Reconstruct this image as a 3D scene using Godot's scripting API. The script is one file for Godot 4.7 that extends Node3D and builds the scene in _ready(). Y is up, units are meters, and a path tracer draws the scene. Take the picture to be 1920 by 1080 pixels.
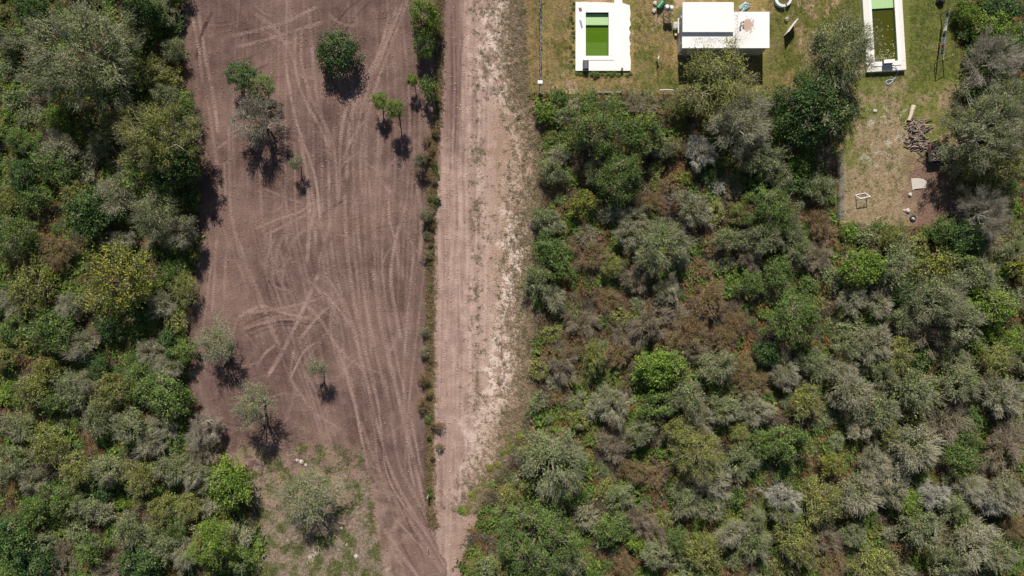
extends Node3D

# Metres on the ground for one photograph pixel, and the height of the drone above the ground.
const S := 0.0651
const HC := 83.0
const TW := 2048
const TH := 1229
const X0 := -70.0
const Z0 := -42.0
const TPM := 2048.0 / 140.0

var rng := RandomNumberGenerator.new()
var used := {}
var M := {}
var variants := {}
var turn_no := {}

# ------------------------------------------------------------------ small helpers
class MB:
	var v := PackedVector3Array()
	var n := PackedVector3Array()
	var c := PackedColorArray()
	var uv := PackedVector2Array()
	var i := PackedInt32Array()
	func leaf(p: Vector3, d: Vector3, nr: Vector3, l: float, w: float, col: Color) -> void:
		var side := nr.cross(d).normalized() * (w * 0.5)
		var mid := p + d * (l * 0.45) + nr * (w * 0.12)
		var b := v.size()
		v.append(p); v.append(mid + side); v.append(p + d * l); v.append(mid - side)
		var up := nr
		n.append(up); n.append(up); n.append(up); n.append(up)
		c.append(col); c.append(col); c.append(col); c.append(col)
		i.append(b); i.append(b + 1); i.append(b + 2); i.append(b); i.append(b + 2); i.append(b + 3)
	func tube(a: Vector3, e: Vector3, ra: float, rb: float, col: Color, sides := 3) -> void:
		var d := (e - a).normalized()
		var s := d.cross(Vector3(0.31, 0.2, 0.93)).normalized()
		var t := d.cross(s)
		var b := v.size()
		for k in sides:
			var an := TAU * k / sides
			var o := s * cos(an) + t * sin(an)
			v.append(a + o * ra); v.append(e + o * rb)
			n.append(o); n.append(o)
			c.append(col); c.append(col)
		for k in sides:
			var p := b + 2 * k
			var q := b + 2 * ((k + 1) % sides)
			i.append(p); i.append(p + 1); i.append(q); i.append(p + 1); i.append(q + 1); i.append(q)
	func disc(a: Vector3, d: Vector3, r: float, col: Color, sides := 8) -> void:
		var s := d.cross(Vector3(0.31, 0.2, 0.93)).normalized()
		var t := d.cross(s)
		var b := v.size()
		v.append(a); n.append(d); c.append(col)
		for k in sides:
			var an := TAU * k / sides
			v.append(a + (s * cos(an) + t * sin(an)) * r); n.append(d); c.append(col)
		for k in sides:
			i.append(b); i.append(b + 1 + (k + 1) % sides); i.append(b + 1 + k)
	func path(pts: Array, r0: float, r1: float, col: Color, sides := 6) -> void:
		for k in pts.size() - 1:
			var f0 := float(k) / (pts.size() - 1)
			var f1 := float(k + 1) / (pts.size() - 1)
			tube(pts[k], pts[k + 1], lerpf(r0, r1, f0), lerpf(r0, r1, f1), col, sides)
	func quad(a: Vector3, b_: Vector3, c_: Vector3, d: Vector3, col := Color.WHITE) -> void:
		# a, b, c, d run clockwise seen from the front
		var nr := (d - a).cross(b_ - a).normalized()
		var b := v.size()
		for p in [a, b_, c_, d]:
			v.append(p); n.append(nr); c.append(col)
		i.append_array(PackedInt32Array([b, b + 1, b + 2, b, b + 2, b + 3]))
	func box(lo: Vector3, hi: Vector3, col := Color.WHITE, ch := 0.0) -> void:
		# a box with chamfered upper and side edges
		var ring := func(y: float, e: float) -> Array:
			var k := maxf(ch, 0.001)
			return [Vector3(lo.x + e + k, y, lo.z + e), Vector3(hi.x - e - k, y, lo.z + e), Vector3(hi.x - e, y, lo.z + e + k), Vector3(hi.x - e, y, hi.z - e - k), Vector3(hi.x - e - k, y, hi.z - e), Vector3(lo.x + e + k, y, hi.z - e), Vector3(lo.x + e, y, hi.z - e - k), Vector3(lo.x + e, y, lo.z + e + k)]
		var rings := [ring.call(lo.y, 0.0), ring.call(hi.y - ch, 0.0), ring.call(hi.y, ch)]
		for r in 2:
			for k in 8:
				var p: Array = rings[r]
				var q: Array = rings[r + 1]
				var m := (k + 1) % 8
				if r == 1 and ch <= 0.0:
					continue
				quad(p[m], q[m], q[k], p[k], col)
		var t: Array = rings[2]
		var b: Array = rings[0]
		quad(t[0], t[1], t[2], t[3], col); quad(t[0], t[3], t[4], t[7], col); quad(t[4], t[5], t[6], t[7], col)
		quad(b[3], b[2], b[1], b[0], col); quad(b[7], b[4], b[3], b[0], col); quad(b[7], b[6], b[5], b[4], col)
	func mesh(mat: Material) -> ArrayMesh:
		var arr := []
		arr.resize(Mesh.ARRAY_MAX)
		arr[Mesh.ARRAY_VERTEX] = v
		arr[Mesh.ARRAY_NORMAL] = n
		arr[Mesh.ARRAY_COLOR] = c
		if uv.size() == v.size():
			arr[Mesh.ARRAY_TEX_UV] = uv
		arr[Mesh.ARRAY_INDEX] = i
		var m := ArrayMesh.new()
		m.add_surface_from_arrays(Mesh.PRIMITIVE_TRIANGLES, arr)
		m.surface_set_material(0, mat)
		return m

func P(px: float, py: float, h := 0.0) -> Vector3:
	# where a point that the photograph shows at this pixel stands, if it is h metres above the ground
	var k := S * (HC - h) / HC
	return Vector3((px - 960.0) * k, h, (py - 540.0) * k)

func numbered(called: String) -> String:
	used[called] = used.get(called, -1) + 1
	return called if used[called] == 0 else "%s_%03d" % [called, used[called]]

func tag(o: Node, label: String, category: String, group := "", kind := "") -> void:
	o.set_meta("label", label)
	o.set_meta("category", category)
	if group: o.set_meta("group", group)
	if kind: o.set_meta("kind", kind)

func thing(called: String, at: Vector3, label: String, category: String, group := "", turn := 0.0) -> Node3D:
	var o := Node3D.new()
	o.name = numbered(called)
	add_child(o)
	o.position = at
	o.rotation.y = turn
	tag(o, label, category, group)
	return o

func part(called: String, m: Mesh, parent: Node, at := Vector3.ZERO, turn := 0.0) -> MeshInstance3D:
	var o := MeshInstance3D.new()
	o.name = numbered(called) if parent == self else called
	o.mesh = m
	parent.add_child(o, true)
	o.position = at
	o.rotation.y = turn
	return o

func one(called: String, m: Mesh, at: Vector3, label: String, category: String, group := "", turn := 0.0) -> MeshInstance3D:
	var o := part(called, m, self, at, turn)
	tag(o, label, category, group)
	return o

func lin(r: float, g: float, b: float) -> Color:
	return Color(r, g, b).linear_to_srgb()

func mat(col: Color, rough := 0.8, vertex := false) -> StandardMaterial3D:
	var m := StandardMaterial3D.new()
	m.albedo_color = col.linear_to_srgb()
	m.roughness = rough
	m.vertex_color_use_as_albedo = vertex
	return m

func noise(f: float, sd: int, oct := 3) -> FastNoiseLite:
	var nz := FastNoiseLite.new()
	nz.seed = sd
	nz.frequency = f
	nz.noise_type = FastNoiseLite.TYPE_SIMPLEX_SMOOTH
	nz.fractal_octaves = oct
	return nz

func grain(col_a: Color, col_b: Color, f: float, sd: int, rough := 0.85, uvs := 0.4, bump := 0.0) -> StandardMaterial3D:
	# a surface whose colour wanders between two tones, laid on in world space
	var t := NoiseTexture2D.new()
	t.width = 512; t.height = 512; t.seamless = true
	t.noise = noise(f, sd, 4)
	var g := Gradient.new()
	g.set_color(0, col_a.linear_to_srgb()); g.set_color(1, col_b.linear_to_srgb())
	g.set_offset(0, 0.25); g.set_offset(1, 0.75)
	t.color_ramp = g
	var m := StandardMaterial3D.new()
	m.albedo_texture = t
	m.roughness = rough
	m.uv1_triplanar = true
	m.uv1_scale = Vector3.ONE * uvs
	if bump > 0.0:
		var h := NoiseTexture2D.new()
		h.width = 512; h.height = 512; h.seamless = true
		h.noise = noise(f * 2.0, sd + 7, 4)
		m.heightmap_enabled = true
		m.heightmap_texture = h
		m.heightmap_scale = bump
	return m

func pl(tab: Array, y: float) -> float:
	# piecewise linear through [y, value] pairs
	if y <= tab[0][0]: return tab[0][1]
	for k in range(1, tab.size()):
		if y <= tab[k][0]:
			return lerpf(tab[k - 1][1], tab[k][1], (y - tab[k - 1][0]) / (tab[k][0] - tab[k - 1][0]))
	return tab[-1][1]

# ------------------------------------------------------------------ the lie of the land
const FIELD_L := [[-80, 338], [150, 342], [230, 360], [480, 370], [520, 360], [620, 350], [700, 352], [800, 372], [870, 430], [950, 478], [1020, 490], [1140, 470]]
const HEDGE := [[-80, 824], [60, 824], [170, 822], [300, 813], [420, 808], [560, 807], [800, 806], [940, 805], [1000, 816], [1140, 860]]
const ROAD_R := [[-80, 925], [200, 925], [420, 930], [640, 915], [760, 905], [880, 890], [1000, 868], [1140, 866]]
const VERGE_R := [[-80, 972], [168, 985], [200, 1010], [300, 1025], [420, 1008], [600, 1002], [700, 1010], [800, 985], [880, 945], [960, 895], [1050, 868], [1140, 860]]

func hgt(x: float, z: float) -> float:
	var px := x / S + 960.0
	var py := z / S + 540.0
	var h := 0.0
	var d := absf(px - pl(HEDGE, py))
	if py < 985.0:
		h += 0.16 * exp(-d * d / 90.0)
	var wood := 0.0
	if px < pl(FIELD_L, py): wood = 1.0
	elif px > pl(VERGE_R, py) and (py > 425.0 or (py > 176.0 and px < 1565.0) or px > 1800.0): wood = 1.0
	h += und.get_noise_2d(x, z) * (0.05 + 0.14 * wood)
	return h
var und := FastNoiseLite.new()

func stamp(trk: PackedFloat32Array, pts: Array, w: float, amt: float, tread: bool) -> void:
	# a tyre's path across the soil: a smooth curve through photograph pixels
	var cv := Curve2D.new()
	for k in pts.size():
		var a: Vector2 = pts[maxi(k - 1, 0)]
		var b: Vector2 = pts[mini(k + 1, pts.size() - 1)]
		var tn := (b - a) / 6.0
		cv.add_point(pts[k], -tn, tn)
	cv.bake_interval = 3.0
	var ln := cv.get_baked_length()
	var hw := int(ceil(w))
	var along := 0.0
	var ph := rng.randf() * 5.0
	while along < ln:
		var p := cv.sample_baked(along)
		var q := cv.sample_baked(minf(along + 2.0, ln))
		var d := (q - p)
		if d.length() < 0.01: break
		d = d.normalized()
		var s := Vector2(-d.y, d.x)
		var wear := 0.8 + 0.7 * und.get_noise_2d(along * 0.16 + ph * 31.0, ph * 70.0) + 0.25 * und.get_noise_2d(along * 0.9, ph * 90.0)
		var end_fade := minf(1.0, minf(along, ln - along) / 14.0)
		for o2 in range(-hw * 2, hw * 2 + 1):
			var o := o2 * 0.5
			var u := absf(o) / w
			if u > 1.0: continue
			var val := amt * wear * end_fade * (1.0 - u * u * u * u)
			if tread:
				var ch := fposmod((along + absf(o) * 0.55 + ph) / 4.6, 1.0)
				val *= 1.0 if ch < 0.55 else 0.25
			var t := p + s * o
			var tx := int(((t.x - 960.0) * S - X0) * TPM)
			var tz := int(((t.y - 540.0) * S - Z0) * TPM)
			if tx < 0 or tz < 0 or tx >= TW or tz >= TH: continue
			var at := tz * TW + tx
			if absf(val) > absf(trk[at]):
				trk[at] = val
		along += 0.5

func V(a: Array) -> Array:
	var r := []
	for k in range(0, a.size(), 2): r.append(Vector2(a[k], a[k + 1]))
	return r

func tyre_tracks() -> PackedFloat32Array:
	var trk := PackedFloat32Array()
	trk.resize(TW * TH)
	rng.seed = 77
	# single tyres seen in the photograph
	var singles := [
		[758, 0, 710, 118, 684, 185, 670, 244, 662, 296, 666, 370], [772, -20, 728, 100, 700, 178, 684, 244, 676, 300, 680, 370],
		[732, 22, 706, 111, 655, 192, 640, 252, 636, 340], [745, 10, 715, 105, 668, 190, 654, 252, 650, 340],
		[555, 55, 553, 122, 570, 185, 600, 240, 614, 281, 618, 400], [566, 40, 566, 120, 584, 185, 612, 240, 628, 290, 634, 400],
		[580, 11, 585, 92, 595, 185, 614, 252, 626, 330], [532, 90, 540, 150, 556, 230, 590, 330, 600, 420],
		[600, 360, 580, 437], [617, 360, 620, 443, 630, 520, 653, 587, 673, 660, 687, 720],
		[647, 360, 650, 460, 663, 560, 680, 637, 693, 693, 715, 780], [667, 360, 673, 460, 687, 577, 703, 653, 720, 720, 742, 800],
		[692, 330, 700, 460, 710, 560, 727, 643, 743, 720, 770, 820], [730, 340, 730, 410, 743, 460, 747, 510],
		[763, 377, 743, 447, 733, 510, 737, 560, 753, 643], [777, 470, 767, 560, 760, 643, 756, 720],
		[397, 487, 387, 567, 380, 620], [407, 440, 397, 593], [424, 470, 420, 560], [497, 427, 497, 493, 503, 527], [508, 420, 508, 480, 516, 530],
		[600, 507, 583, 547, 540, 640, 500, 710], [607, 507, 640, 567, 650, 620], [590, 450, 600, 420, 606, 370],
		[540, 653, 497, 713], [547, 653, 580, 713, 600, 740], [552, 650, 545, 700, 548, 730], [530, 640, 500, 660, 480, 690],
		[487, 447, 527, 427, 573, 403, 603, 377], [478, 430, 520, 412, 566, 396, 596, 372],
		[699, 700, 713, 788, 723, 876, 744, 929, 797, 999, 839, 1073], [720, 700, 734, 788, 748, 869, 776, 929, 811, 999, 850, 1090],
		[755, 700, 762, 805, 769, 876, 780, 918], [727, 999, 737, 1034, 762, 1073], [734, 967, 797, 1034, 832, 1078], [715, 985, 745, 1030, 790, 1090],
		[537, 700, 586, 770, 639, 805], [657, 700, 671, 788, 690, 880], [640, 640, 655, 720, 680, 820], [676, 700, 700, 800, 712, 890, 735, 950],
		[560, 560, 600, 600, 640, 660, 690, 700], [600, 640, 570, 660, 540, 720], [640, 700, 620, 620, 625, 560], [450, 620, 500, 606, 553, 600, 600, 590],
		[450, 587, 500, 583, 553, 573, 600, 560], [440, 600, 490, 575, 540, 590, 590, 600], [360, 30, 372, 90, 380, 160], [372, 20, 384, 100, 400, 180, 410, 260],
		[390, 190, 398, 250, 410, 330, 415, 400], [420, 300, 424, 380], [560, 250, 575, 330, 580, 420, 575, 500], [570, 300, 588, 380, 592, 470],
		[470, 20, 520, 60, 560, 130], [420, 70, 470, 60, 540, 40, 600, 10], [430, 90, 480, 80, 545, 60, 610, 40], [610, 20, 640, 45, 680, 50],
		[640, 190, 700, 210, 760, 250], [690, 220, 660, 260, 640, 310], [700, 300, 716, 340, 740, 370], [780, 330, 790, 420, 785, 500],
		[520, 330, 540, 400, 535, 470], [520, 440, 505, 470, 500, 510, 520, 540, 560, 545], [540, 430, 520, 470, 522, 520, 550, 560], [590, 430, 560, 440, 535, 480, 530, 530], [640, 380, 612, 440, 606, 500, 616, 560, 640, 610], [720, 380, 716, 460, 722, 560, 745, 680, 772, 790, 792, 900], [700, 500, 712, 600, 735, 700, 760, 800, 785, 900, 800, 960], [660, 600, 684, 700, 708, 800, 740, 900, 800, 1000], [630, 640, 660, 740, 690, 830, 730, 920, 790, 1010, 836, 1080], [640, 600, 600, 640, 560, 700], [600, 540, 650, 600, 670, 640], [640, 560, 600, 590, 560, 640],
	]
	for a in singles:
		stamp(trk, V(a), 2.3 + rng.randf() * 2.0, 0.6 + rng.randf() * 0.4, rng.randf() < 0.75)
	# fainter passes of the same machine, side by side down the field
	for k in 60:
		var x0 := 440.0 + k * 5.8 + rng.randf_range(-8, 8)
		var bend := (x0 - 560.0) * 0.28
		var y0 := rng.randf_range(-30, 500)
		var y1 := y0 + rng.randf_range(180, 560)
		var a := []
		for q in 6:
			var y := lerpf(y0, minf(y1, 1010.0), q / 5.0)
			var x := x0 + bend * sin(y * 0.004 + 0.6) + maxf(0.0, y - 420.0) * (0.22 - (x0 - 560.0) * 0.0006)
			a.append(x); a.append(y)
		stamp(trk, V(a), rng.randf_range(1.8, 3.6), rng.randf_range(0.25, 0.6), rng.randf() < 0.6)
	# short slews where it turned
	for k in 80:
		var cx := rng.randf_range(380, 780)
		var cy := rng.randf_range(-20, 820)
		var an := rng.randf() * TAU
		var cu := rng.randf_range(-0.5, 0.5)
		var ln := rng.randf_range(25, 90)
		var a := []
		for q in 4:
			a.append(clampf(cx, 376, 790)); a.append(cy)
			cx += cos(an) * ln / 3.0; cy += sin(an) * ln / 3.0; an += cu
		stamp(trk, V(a), rng.randf_range(1.4, 3.2), rng.randf_range(0.3, 0.75) * (1.0 if rng.randf() < 0.7 else -1.0), rng.randf() < 0.5)
	# long ruts on the earth track
	for x in [832, 838, 846, 855, 861, 868, 876, 884, 890, 897, 904, 912, 920, 936]:
		for r in 3:
			var a := []
			var y0 := rng.randf_range(-60, 500)
			var y1 := y0 + rng.randf_range(300, 800)
			var off := rng.randf_range(-4, 4)
			for q in 6:
				var y := minf(lerpf(y0, y1, q / 5.0), 960.0)
				a.append(x + off - y * 0.012 + 2.5 * sin(y * 0.011 + x)); a.append(y)
			stamp(trk, V(a), rng.randf_range(1.6, 4.0), rng.randf_range(0.3, 0.8) * (1.0 if r < 2 else -0.8), r == 1)
	# darker, freshly turned ruts
	for a in [[452, 612, 500, 592, 556, 590], [456, 624, 510, 606, 560, 604], [462, 634, 520, 612, 566, 612], [470, 600, 480, 592, 540, 580], [366, 118, 380, 60, 400, 20], [430, 130, 470, 108, 500, 92], [440, 140, 480, 118], [448, 150, 492, 126, 506, 120], [620, 60, 650, 20, 690, -10], [640, 70, 668, 30, 700, 0],
			[742, 929, 770, 990, 800, 1060], [760, 900, 790, 960, 812, 1010], [700, 760, 712, 830, 735, 900], [748, 1010, 780, 1070], [846, 20, 848, 150, 845, 330], [852, 0, 856, 180, 850, 320], [868, 60, 870, 180], [600, 120, 640, 180, 660, 240], [520, 232, 530, 240, 560, 244], [520, 244, 545, 250, 565, 252], [516, 256, 540, 262, 560, 264]]:
		stamp(trk, V(a), rng.randf_range(1.6, 3.4), -rng.randf_range(0.5, 0.95), false)
	return trk

func sm(a: float, b: float, x: float) -> float:
	var t := clampf((x - a) / (b - a), 0.0, 1.0)
	return t * t * (3.0 - 2.0 * t)

func ground_maps() -> Array:
	var trk := tyre_tracks()
	var mk := func(f: float, sd: int, oct: int, sx: float, sy: float) -> PackedByteArray:
		var nz := noise(f, sd, oct)
		var im: Image
		if sx == 1.0 and sy == 1.0:
			im = nz.get_image(TW, TH, false, false, true)
		else:
			im = nz.get_image(int(TW * sx), int(TH * sy), false, false, true)
			im.resize(TW, TH, Image.INTERPOLATE_CUBIC)
		im.convert(Image.FORMAT_L8)
		return im.get_data()
	var big: PackedByteArray = mk.call(0.006, 1, 4, 1.0, 1.0)
	var mid: PackedByteArray = mk.call(0.035, 2, 4, 1.0, 1.0)
	var fin: PackedByteArray = mk.call(0.22, 3, 3, 1.0, 1.0)
	var str_: PackedByteArray = mk.call(0.12, 4, 4, 1.0, 0.06)
	var bl2: PackedByteArray = mk.call(0.014, 5, 5, 1.0, 1.0)
	var fl: PackedByteArray = mk.call(0.3, 6, 2, 1.0, 1.0)
	var rgb := PackedByteArray()
	rgb.resize(TW * TH * 3)
	var hm := PackedByteArray()
	hm.resize(TW * TH)
	for j in TH:
		var py := (Z0 + (j + 0.5) / TPM) / S + 540.0
		var f_l := pl(FIELD_L, py)
		var hdg := pl(HEDGE, py)
		var r_r := pl(ROAD_R, py)
		var v_r := pl(VERGE_R, py)
		var chalk_x := pl([[-80, 935], [120, 940], [170, 945], [260, 985], [400, 968], [480, 975], [560, 960], [640, 945], [740, 940], [800, 905], [880, 905], [1000, 870]], py)
		var chalk_s := pl([[-80, 0.75], [80, 0.8], [170, 0.6], [230, 0.35], [380, 0.5], [440, 0.95], [540, 1.0], [600, 0.55], [700, 0.95], [780, 0.6], [880, 0.55], [940, 0.2], [1000, 0.0]], py)
		var bend := int(maxf(0.0, py - 420.0) * 0.19)
		for i in TW:
			var at := j * TW + i
			var px := (X0 + (i + 0.5) / TPM) / S + 960.0
			var b := big[at] / 255.0 - 0.5
			var m := mid[at] / 255.0 - 0.5
			var f := fin[at] / 255.0 - 0.5
			var w := bl2[at] / 255.0 - 0.5
			var q := fl[at] / 255.0 - 0.5
			var jx := px + m * 34.0 + f * 26.0
			var r := 0.0
			var g := 0.0
			var l := 0.0
			var hh := 0.5 + f * 0.25 + m * 0.2
			if jx < f_l or (jx > v_r and not ((py < 176.0 and px < 1600.0) or (px > 1575.0 and px < 1800.0 and py < 424.0))):
				# leaf litter, dry grass and herbs under the scrub
				var dry := sm(-0.16, 0.16, w + f * 0.35 + (0.1 if (px > 1000.0 and px < 1560.0) else 0.0))
				var gr := sm(0.02, 0.2, b * 0.8 + m * 0.9 + q * 0.4)
				r = lerpf(84, 132, dry) + q * 34; g = lerpf(68, 100, dry) + q * 28; l = lerpf(50, 66, dry) + q * 20
				r = lerpf(r, 92 + q * 40, gr); g = lerpf(g, 96 + q * 44, gr); l = lerpf(l, 46 + q * 20, gr)
				hh = 0.5 + q * 0.5 + f * 0.4
			elif px < hdg + m * 14.0:
				var t := trk[at]
				var pale := sm(0.0, 0.35, b + w * 0.5) * 0.55
				var s2 := str_[j * TW + clampi(i - bend, 0, TW - 1)] / 255.0 - 0.5
				var e := b * 34 + m * 26 + f * 26 + q * 14 + s2 * 20
				e -= sm(0.08, 0.3, w + m * 0.3) * 14.0
				r = 123 + e; g = 101 + e * 0.9; l = 94 + e * 0.86
				r = lerpf(r, 146 + f * 20, pale * 0.6); g = lerpf(g, 116 + f * 18, pale * 0.6); l = lerpf(l, 106 + f * 16, pale * 0.6)
				var k := t * (0.8 + f * 0.9)
				if k > 0.0:
					k = minf(k, 1.0); r = lerpf(r, 180, k * 0.9); g = lerpf(g, 154, k * 0.9); l = lerpf(l, 145, k * 0.9)
				else:
					r += k * 42; g += k * 38; l += k * 34
				hh += clampf(t, -1.0, 1.0) * 0.22 + s2 * 0.3
				# straw left on the soil
				if q > 0.3 and w > 0.08:
					r += 34; g += 26; l += 8
				# weedy, rubbly corner where the machines turn
				var wz := sm(815, 925, py + m * 190.0 + f * 60.0) * sm(80, -40, px - (700.0 - absf(py - 940.0) * 0.15) + m * 190.0 + f * 50.0 + maxf(0.0, py - 960.0) * -0.35)
				if wz > 0.0:
					var gz := sm(0.02, 0.16, m + b * 0.4 + q * 0.3)
					var wr := 168 + f * 40 + q * 34 + m * 30
					var wg := 143 + f * 36 + q * 32 + m * 28
					var wb := 131 + f * 32 + q * 30 + m * 26
					wr = lerpf(wr, 112 + q * 40, gz * 0.45); wg = lerpf(wg, 114 + q * 44, gz * 0.45); wb = lerpf(wb, 66 + q * 24, gz * 0.45)
					var cz := sm(0.2, 0.3, w + f * 0.3) * sm(980, 1040, py)
					wr = lerpf(wr, 214, cz); wg = lerpf(wg, 196, cz); wb = lerpf(wb, 184, cz)
					r = lerpf(r, wr, wz); g = lerpf(g, wg, wz); l = lerpf(l, wb, wz)
					hh += q * 0.3 * wz
			elif px > 1013.0 and px < 1588.0 and py < 186.0:
				# mown garden, half dried out
				var gr := sm(-0.12, 0.2, w * 0.9 + m * 0.5 + q * 0.3 + (px - 1290.0) * 0.0008)
				r = 164 + q * 44 + f * 24 + m * 10; g = 142 + q * 40 + f * 22 + m * 8; l = 96 + q * 30 + f * 16
				r = lerpf(r, 118 + q * 36, gr * 0.85); g = lerpf(g, 124 + q * 36, gr * 0.85); l = lerpf(l, 60 + q * 20, gr * 0.85)
				var bare := sm(0.17, 0.27, b + m * 0.7 + (0.22 if (absf(px - 1243.0) < 22.0 and absf(py - 48.0) < 26.0) else 0.0))
				r = lerpf(r, 190 + q * 30, bare); g = lerpf(g, 162 + q * 28, bare); l = lerpf(l, 134 + q * 24, bare)
				hh = 0.5 + q * 0.6
			elif px >= 1560.0 and px < 1810.0 and py < 430.0:
				var gr := sm(-0.08, 0.2, w * 0.8 + m * 0.6 + q * 0.35 + 0.2 + (150.0 - py) * 0.0018 - 0.22 * sm(34.0, 12.0, absf(px - 1655.0 + m * 40.0)) * sm(150.0, 200.0, py))
				r = 168 + q * 38 + f * 28 + m * 18; g = 148 + q * 36 + f * 26 + m * 16; l = 120 + q * 32 + f * 22 + m * 12
				r = lerpf(r, 112 + q * 36, gr * 0.85); g = lerpf(g, 122 + q * 38, gr * 0.85); l = lerpf(l, 56 + q * 20, gr * 0.85)
				var pale := sm(0.1, 0.28, m + q * 0.45) * sm(150, 200, py) * sm(360, 300, py) * sm(60, 30, absf(px - 1655.0))
				r = lerpf(r, 198, pale); g = lerpf(g, 186, pale); l = lerpf(l, 172, pale)
				var soil := sm(270, 320, py + m * 50.0) * sm(1680, 1730, px + m * 60.0)
				r = lerpf(r, 136 + f * 30 + q * 20, soil); g = lerpf(g, 110 + f * 26 + q * 18, soil); l = lerpf(l, 98 + f * 24 + q * 16, soil)
				hh = 0.5 + q * 0.55
			else:
				# the earth track and its chalky, weedy edge
				var s := str_[at] / 255.0 - 0.5
				var t := trk[at]
				var wide := sm(850, 915, px + m * 40.0) * 16.0
				r = 174 + wide + s * 34 + m * 30 + f * 24 + q * 10; g = 148 + wide + s * 33 + m * 28 + f * 23 + q * 10; l = 137 + wide + s * 32 + m * 26 + f * 22 + q * 10
				var old := sm(340, 200, py + m * 60.0) * sm(24, 10, absf(px - 848.0 + s * 12.0))
				r = lerpf(r, 128 + f * 14, old * 0.8); g = lerpf(g, 105 + f * 12, old * 0.8); l = lerpf(l, 98 + f * 12, old * 0.8)
				if t > 0.0:
					r += t * 12; g += t * 11; l += t * 10
				else:
					r += t * 30; g += t * 29; l += t * 26
				var verge := sm(-14, 16, px - r_r + m * 60.0 + s * 20.0)
				if verge > 0.0:
					var th := sm(0.0, 0.22, q + m * 0.5)
					var wr := 172 + f * 34 + q * 26
					var wg := 146 + f * 32 + q * 24
					var wb := 126 + f * 28 + q * 22
					wr = lerpf(wr, 142, th * 0.7); wg = lerpf(wg, 118, th * 0.7); wb = lerpf(wb, 88, th * 0.7)
					r = lerpf(r, wr, verge * 0.8); g = lerpf(g, wg, verge * 0.8); l = lerpf(l, wb, verge * 0.8)
				if px > 975.0 and py < 190.0:
					var lw := sm(970, 990, px + m * 30.0)
					r = lerpf(r, 158 + q * 44, lw); g = lerpf(g, 134 + q * 40, lw); l = lerpf(l, 92 + q * 28, lw)
				var ck := chalk_s * sm(46, 10, absf(px - chalk_x + m * 50.0)) * sm(-0.16, 0.1, m * 0.8 + f * 0.45 + q * 0.25 + s * 0.3)
				r = lerpf(r, 236 + q * 44, ck); g = lerpf(g, 217 + q * 44, ck); l = lerpf(l, 207 + q * 44, ck)
				hh += s * 0.5 + clampf(t, -1.0, 1.0) * 0.2 + q * 0.35 * verge
			var o := at * 3
			rgb[o] = clampi(int(r), 0, 255); rgb[o + 1] = clampi(int(g), 0, 255); rgb[o + 2] = clampi(int(l), 0, 255)
			hm[at] = clampi(int(hh * 255.0), 0, 255)
	return [ImageTexture.create_from_image(Image.create_from_data(TW, TH, false, Image.FORMAT_RGB8, rgb)), ImageTexture.create_from_image(Image.create_from_data(TW, TH, false, Image.FORMAT_L8, hm))]

func in_pool(x: float, z: float) -> bool:
	# the two basins go down through the ground
	if x > 8.0 and x < 12.8 and z > -34.4 and z < -27.6: return true
	var d := Vector2(x - POOL_B.x, z - POOL_B.z).rotated(POOL_B_TURN)
	return absf(d.x) < 2.0 and d.y < -0.9 and d.y > -10.1
const POOL_B := Vector3(45.47, 0, -26.34)   # the middle of the deck's short end
const POOL_B_TURN := 0.06

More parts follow.
